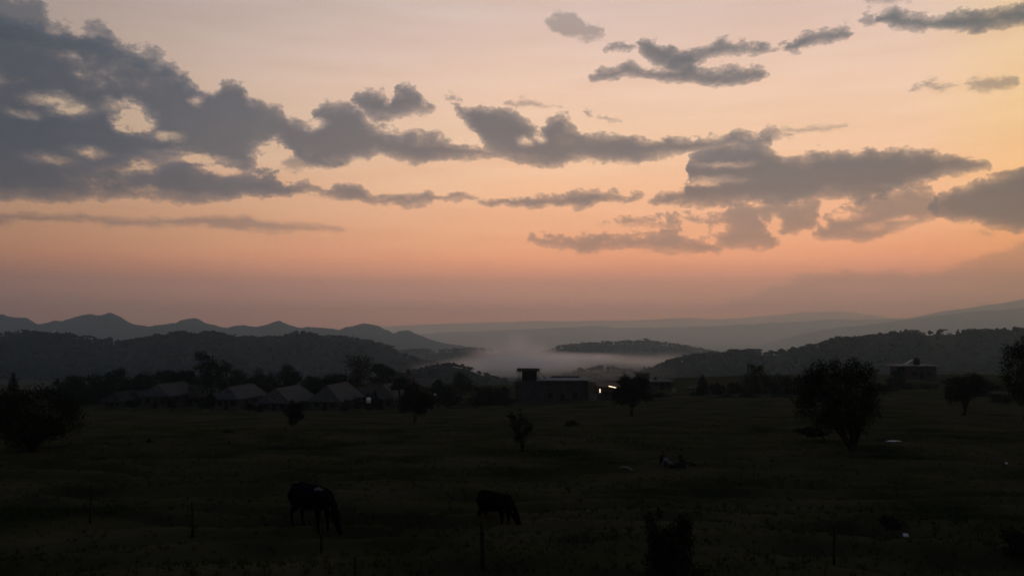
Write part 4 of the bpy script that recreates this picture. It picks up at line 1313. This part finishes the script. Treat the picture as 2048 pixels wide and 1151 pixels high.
HIDE_B = mat('black_hide', (.006, .006, .007), 1.0, .0, .3, 5)
HIDE_W = mat('white_hide', (.075, .074, .07), .8, .1, .15, 8)
HIDE_R = mat('brown_hide', (.008, .006, .0055), 1.0, .0, .35, 5)
HIDE_T = mat('tan_hide', (.05, .032, .022), .8, .1, .3, 6)
HORN = mat('horn', (.16, .14, .11), .6, .3, .2, 6)
def cow(px, py, rz, scale, mats, label, white, seed):
    q_ = hit(px, py)
    pr = [((-.62,0,1.06), .33, (-.15,0,1.0), .39, 0), ((-.15,0,.98), .40, (.35,0,1.0), .37, 0), ((.35,0,1.02), .36, (.62,0,1.04), .29, 0),
          ((-.80,0,1.16), .20, (-.55,0,1.22), .17, 0), ((-.62,.18,1.12), .17, (-.62,-.18,1.12), .17, 0), ((.48,0,1.22), .14, (-.5,0,1.24), .13, 0),
          ((.62,0,1.10), .25, (.92,0,.86), .19, 0), ((.92,0,.86), .19, (1.12,0,.58), .15, 0),
          ((1.12,0,.55), .13, (1.24,0,.38), .115, 0), ((1.24,0,.38), .11, (1.38,0,.13), .08, 0), ((1.36,0,.16), .078, (1.40,0,.09), .07, 0),
          ((-.35,.0,.66), .13, (-.25,0,.64), .11, 0)]
    for s in (-1, 1):
        pr += [((-.70,.19*s,.98), .20, (-.55,.21*s,.66), .125, 0), ((-.55,.21*s,.66), .12, (-.80,.20*s,.44), .066, 0), ((-.80,.20*s,.44), .062, (-.74,.20*s,.12), .045, 0), ((-.74,.20*s,.12), .05, (-.69,.20*s,.035), .055, 0),
               ((.50,.18*s,.88), .155, (.52,.18*s,.50), .082, 0), ((.52,.18*s,.50), .072, (.53,.18*s,.12), .044, 0), ((.53,.18*s,.12), .05, (.57,.18*s,.035), .055, 0),
               ((1.10,.10*s,.64), .035, (1.04,.26*s,.64), .028, 0)]
    pr += [((-.97,0,1.22), .04, (-1.06,0,.95), .03, 0), ((-1.06,0,.95), .03, (-1.05,0,.55), .022, 0), ((-1.05,0,.55), .03, (-1.04,0,.36), .035, 0)]
    ex = []
    for s in (-1, 1):
        ex += [((1.08,.07*s,.68), .025, (1.07,.15*s,.76), .018, 2), ((1.07,.15*s,.76), .018, (1.10,.17*s,.84), .008, 2), ((1.20,.105*s,.47), .016, (1.205,.108*s,.465), .016, 0)]
    me = skin('cow', pr, .03, mats, 5, ex)
    if white:
        for p in me.polygons:
            c = p.center
            for wx, wy, wz, wr in white:
                if (Vector(c) - Vector((wx, wy, wz))).length < wr * (1 + .35 * mnoise.noise(Vector(c) * 6)):
                    p.material_index = 1
    o = obj('cow', me, None, loc=q_ - Vector((0, 0, .02)))
    o.rotation_euler = (0, 0, rad(rz))
    o.scale = (scale,) * 3
    tag(o, label, 'cow', 'cows grazing in the pasture')
    return o
cow(624, 1056, -40, 1.0, [HIDE_B, HIDE_W, HORN], 'black cow with white patches on rump and shoulder, head down grazing', [(-.78, 0, 1.36, .10), (.44, -.14, 1.34, .10), (.60, -.1, 1.28, .08), (-.28, -.1, .64, .08)], 1)
cow(992, 1050, -44, .80, [HIDE_R, HIDE_T, HORN], 'dark brown cow grazing beyond the thickest fence post', None, 2)

SKINM = mat('skin', (.10, .065, .05), .7, .2, .15, 10)
CL_DARK = mat('dark_cloth', (.018, .018, .02), .95, .05, .25, 8)
CL_GREY = mat('grey_cloth', (.10, .10, .105), .95, .05, .25, 8)
CL_BROWN = mat('brown_cloth', (.045, .032, .026), .95, .05, .25, 8)
HAIRM = mat('black_hair', (.008, .008, .008), .8, .2, .2, 20)
def person(px, py, rz, label, pose, shirt, trousers, seed):
    q_ = hit(px, py)
    if pose == 'knees_up':
        pel = (0, 0, .14); ch = (-.04, 0, .46); nk = (.0, 0, .60); hd = (.05, 0, .72)
        hips = lambda s: (.02, .1 * s, .13); kn = lambda s: (.36, .13 * s, .40); an = lambda s: (.50, .12 * s, .07); toe = lambda s: (.68, .13 * s, .045)
        sh = lambda s: (-.03, .19 * s, .54); el = lambda s: (.16, .23 * s, .34); wr = lambda s: (.36, .10 * s, .42)
    elif pose == 'reclining':
        pel = (0, 0, .13); ch = (-.26, 0, .34); nk = (-.33, 0, .46); hd = (-.33, 0, .58)
        hips = lambda s: (.05, .1 * s, .12); kn = lambda s: (.44, .12 * s, .22 if s > 0 else .12); an = lambda s: (.82, .12 * s, .07); toe = lambda s: (.88, .15 * s, .20)
        sh = lambda s: (-.29, .19 * s, .41); el = lambda s: (-.42, .25 * s, .2); wr = lambda s: (-.46, .24 * s, .05)
    else:
        pel = (0, 0, .14); ch = (-.02, 0, .50); nk = (-.01, 0, .66); hd = (.02, 0, .80)
        hips = lambda s: (.04, .1 * s, .12); kn = lambda s: (.45, .13 * s, .16); an = lambda s: (.84, .12 * s, .07); toe = lambda s: (.90, .15 * s, .21)
        sh = lambda s: (-.02, .19 * s, .58); el = lambda s: (.03, .25 * s, .34); wr = lambda s: (.24, .16 * s, .24)
    pr = [(pel, .145, ch, .145, 1), (ch, .14, tuple(np.array(nk) - (0, 0, .06)), .10, 1), (nk, .055, hd, .06, 0), (tuple(np.array(hd) + (0, 0, .01)), .092, tuple(np.array(hd) + (.015, 0, .07)), .085, 0),
          (tuple(np.array(hd) + (.05, 0, -.03)), .05, tuple(np.array(hd) + (.06, 0, -.04)), .045, 0), (sh(1), .075, sh(-1), .075, 1)]
    ex = [(tuple(np.array(hd) + (.095, 0, .015)), .014, tuple(np.array(hd) + (.112, 0, -.008)), .016, 0)]
    for s in (-1, 1):
        w_ = np.array(wr(s)); e_ = np.array(el(s)); dirn = (w_ - e_) / np.linalg.norm(w_ - e_)
        palm = w_ + dirn * .07
        pr += [(hips(s), .10, kn(s), .066, 2), (kn(s), .064, an(s), .042, 2), (an(s), .045, toe(s), .036, 0),
               (sh(s), .062, el(s), .046, 1), (el(s), .044, wr(s), .032, 1), (tuple(w_), .032, tuple(palm), .036, 0)]
        side = np.cross(dirn, (0, 0, 1.0)); side = side / max(np.linalg.norm(side), 1e-6)
        dn = np.array((0, 0, -1.0))
        for j in range(4):
            b_ = palm + side * (.027 - .018 * j) + dirn * .02
            ln = (.034, .040, .038, .030)[j]
            k1 = b_ + dirn * ln; k2 = k1 + (dirn * .6 + dn * .6) * ln * .8
            ex += [(tuple(b_), .009, tuple(k1), .008, 0), (tuple(k1), .008, tuple(k2), .007, 0)]
        tb_ = palm - side * .0 + side * .034 * (-s) - dirn * .03
        ex += [(tuple(tb_), .011, tuple(tb_ + dirn * .035 + side * .02 * (-s)), .009, 0), (tuple(tb_ + dirn * .035 + side * .02 * (-s)), .009, tuple(tb_ + dirn * .065 + side * .016 * (-s)), .008, 0)]
        ex += [(tuple(np.array(hd) + (0, .093 * s, .015)), .018, tuple(np.array(hd) + (-.005, .096 * s, .045)), .02, 0), (tuple(np.array(hd) + (.086, .032 * s, .035)), .01, tuple(np.array(hd) + (.087, .032 * s, .035)), .01, 3)]
    me = skin('person', pr, .02, [SKINM, shirt, trousers, HAIRM], 4, ex)
    o = obj('person', me, None, loc=q_)
    o.rotation_euler = (0, 0, rad(rz))
    o.scale = (.95,) * 3
    v, f = ICO2
    hv = v * np.array([.108, .102, .10]) + np.array(hd) + np.array((-.012, 0, .062))
    keep = [t for t in f if all((v[i][2] > -.1 or v[i][0] < -.25) for i in t)]
    obj('hair', mesh_np('hair', hv, np.array(keep), True), HAIRM, o)
    tag(o, label, 'person')
    return o
person(1325, 931, -15, 'person in dark clothes sitting on the grass with knees drawn up', 'knees_up', CL_DARK, CL_DARK, 1)
person(1342, 934, -20, 'person in a grey top reclining on the grass between two others', 'reclining', CL_GREY, CL_DARK, 2)
person(1363, 929, -10, 'person in brown clothes sitting upright on the grass with legs stretched out', 'upright', CL_BROWN, CL_BROWN, 3)

# ------------------------------------------------------------------ grass
n = 30000
r = np.random.default_rng(77)
Yg = 17 * (100 / 17) ** r.random(n)
ug = r.uniform(-.72, .72, n)
Xg = ug * Yg
w_ = fbm(Xg / 7.0, Yg / 1.7 + 3, 3)
k_ = w_ > r.uniform(-.55, .35, n)
Xg, Yg, w_ = Xg[k_], Yg[k_], w_[k_]
n = len(Xg)
Zg = G(Xg, Yg)
hgt = r.uniform(.05, .16, n) * (1 + np.clip(w_, 0, 1) * 1.2)
V_ = []; 
for b in range(4):
    th = r.uniform(0, 6.28, n); sp_ = r.uniform(.02, .10, n); wd = r.uniform(.010, .022, n)
    bx = Xg + np.cos(th) * sp_ * .5; by = Yg + np.sin(th) * sp_ * .5
    V_.append(np.stack([np.stack([bx - wd, by, Zg - .02], 1), np.stack([bx + wd, by, Zg - .02], 1), np.stack([bx + np.cos(th) * sp_ * 1.5, by + np.sin(th) * sp_ * 1.5, Zg + hgt * r.uniform(.6, 1.1, n)], 1)], 1).reshape(-1, 3))
V_ = np.concatenate(V_)
gr = obj('grass', mesh_np('grass', V_, np.arange(len(V_)).reshape(-1, 3)), BLADE)
tag(gr, 'short rough grass and tufts over the dark pasture', 'grass', kind='stuff')

# ------------------------------------------------------------------ far lights
v, f = ICO1
fl = mesh_np('distant_lamp', v, f, True); fl.materials.append(FARL)
for px, py, rr, lb in ((1683, 673, 1.0, 'brightest tiny far light on the hazy plain beyond the wooded slope'), (1635, 692, .75, 'tiny far light just above the skyline trees of the wooded slope'), (1820, 640, .8, 'tiny far light low on the grey plateau'),
                       (1846, 634, .8, 'tiny far light between its neighbours on the plateau edge'), (1872, 635, 1.0, 'tiny far light highest along the plateau edge'), (1562, 694, .7, 'faint far light over the trees near the foot of the plain'), (110, 661, .9, 'tiny far light on the jagged mountain range')):
    q_ = hit(px, py)
    o = bpy.data.objects.new('distant_lamp', fl); COL.objects.link(o)
    s_ = .5 * rr * q_.length / F
    d_ = (q_ - Vector((0, 0, CAMZ))).normalized()
    o.location = q_ - d_ * s_ * 1.2
    o.scale = (s_,) * 3
    tag(o, lb, 'light', 'far lights in the hills')
# ------------------------------------------------------------------ smoke lying in the valley
smb = MB().box(-300, 460, 920, 1760, -95, 30)
smoke = obj('smoke', smb.mesh('smoke'))
sm = bpy.data.materials.new('valley_smoke')
sm.use_nodes = True
st_ = sm.node_tree
st_.nodes.clear()
geo = st_.nodes.new('ShaderNodeNewGeometry')
def sn(op, a, b=None):
    n = st_.nodes.new('ShaderNodeMath'); n.operation = op
    for s, v in zip(n.inputs, (a, b)):
        if v is None: continue
        if isinstance(v, bpy.types.NodeSocket): st_.links.new(v, s)
        else: s.default_value = v
    return n.outputs[0]
acc = None
# px, py, depth, rx px, ry px, depth radius, amount
for px, py, Yd, rx, ry, rd, am in ((1115, 722, 1420, 125, 22, 220, .85), (1190, 716, 1500, 100, 13, 160, .75), (1040, 722, 1400, 110, 40, 200, .60), (960, 735, 1330, 110, 30, 180, .42), (1300, 722, 1500, 160, 26, 170, .26), (1036, 696, 1430, 42, 60, 110, .34),
                                 (1150, 742, 1060, 260, 30, 110, .12), (985, 704, 1450, 80, 34, 120, .34), (890, 738, 1180, 100, 26, 120, .20), (1075, 706, 1480, 46, 34, 110, .30)):
    c = at(px, py, Yd)
    mp = st_.nodes.new('ShaderNodeMapping'); mp.vector_type = 'TEXTURE'
    mp.inputs['Location'].default_value = c
    mp.inputs['Scale'].default_value = (rx / F * Yd, rd, ry / F * Yd)
    st_.links.new(geo.outputs['Position'], mp.inputs['Vector'])
    gd = st_.nodes.new('ShaderNodeTexGradient'); gd.gradient_type = 'QUADRATIC_SPHERE'
    st_.links.new(mp.outputs[0], gd.inputs[0])
    v = sn('MULTIPLY', gd.outputs['Fac'], am)
    acc = v if acc is None else sn('ADD', acc, v)
nm = st_.nodes.new('ShaderNodeMapping')
nm.inputs['Scale'].default_value = (.009, .010, .050)
st_.links.new(geo.outputs['Position'], nm.inputs['Vector'])
nn = st_.nodes.new('ShaderNodeTexNoise')
nn.inputs['Scale'].default_value = 1.0; nn.inputs['Detail'].default_value = 4.0; nn.inputs['Distortion'].default_value = .72
st_.links.new(nm.outputs[0], nn.inputs['Vector'])
w = sn('MULTIPLY', acc, sn('MAXIMUM', sn('SUBTRACT', sn('MULTIPLY', nn.outputs['Fac'], 4.2), 1.4), 0.0))
dens = sn('MULTIPLY', w, .060)
spv = st_.nodes.new('ShaderNodeVolumePrincipled')
spv.inputs['Color'].default_value = (.88, .94, 1.0, 1)
spv.inputs['Anisotropy'].default_value = .72
st_.links.new(dens, spv.inputs['Density'])
so = st_.nodes.new('ShaderNodeOutputMaterial')
st_.links.new(spv.outputs[0], so.inputs['Volume'])
smoke.data.materials.append(sm)
tag(smoke, 'pale smoke drifting low over the valley before the rounded hill', 'smoke', kind='stuff')
# ------------------------------------------------------------------ haze: the evening air
hz = MB().box(-30500, 30500, -30500, 30500, -415, 420)
haze = obj('haze', hz.mesh('haze'))
hm = bpy.data.materials.new('evening_haze')
hm.use_nodes = True
hm.node_tree.nodes.clear()
pv = hm.node_tree.nodes.new('ShaderNodeVolumePrincipled')
pv.inputs['Color'].default_value = (.54, .80, 1.0, 1)
pv.inputs['Absorption Color'].default_value = (1, 1, 1, 1)   # scatters only, the blue more than the red
pv.inputs['Density'].default_value = 1.35e-4
pv.inputs['Anisotropy'].default_value = 0.72
ho = hm.node_tree.nodes.new('ShaderNodeOutputMaterial')
hm.node_tree.links.new(pv.outputs[0], ho.inputs['Volume'])
haze.data.materials.append(hm)
tag(haze, 'pale evening haze filling the air over the whole valley', 'haze', kind='stuff')
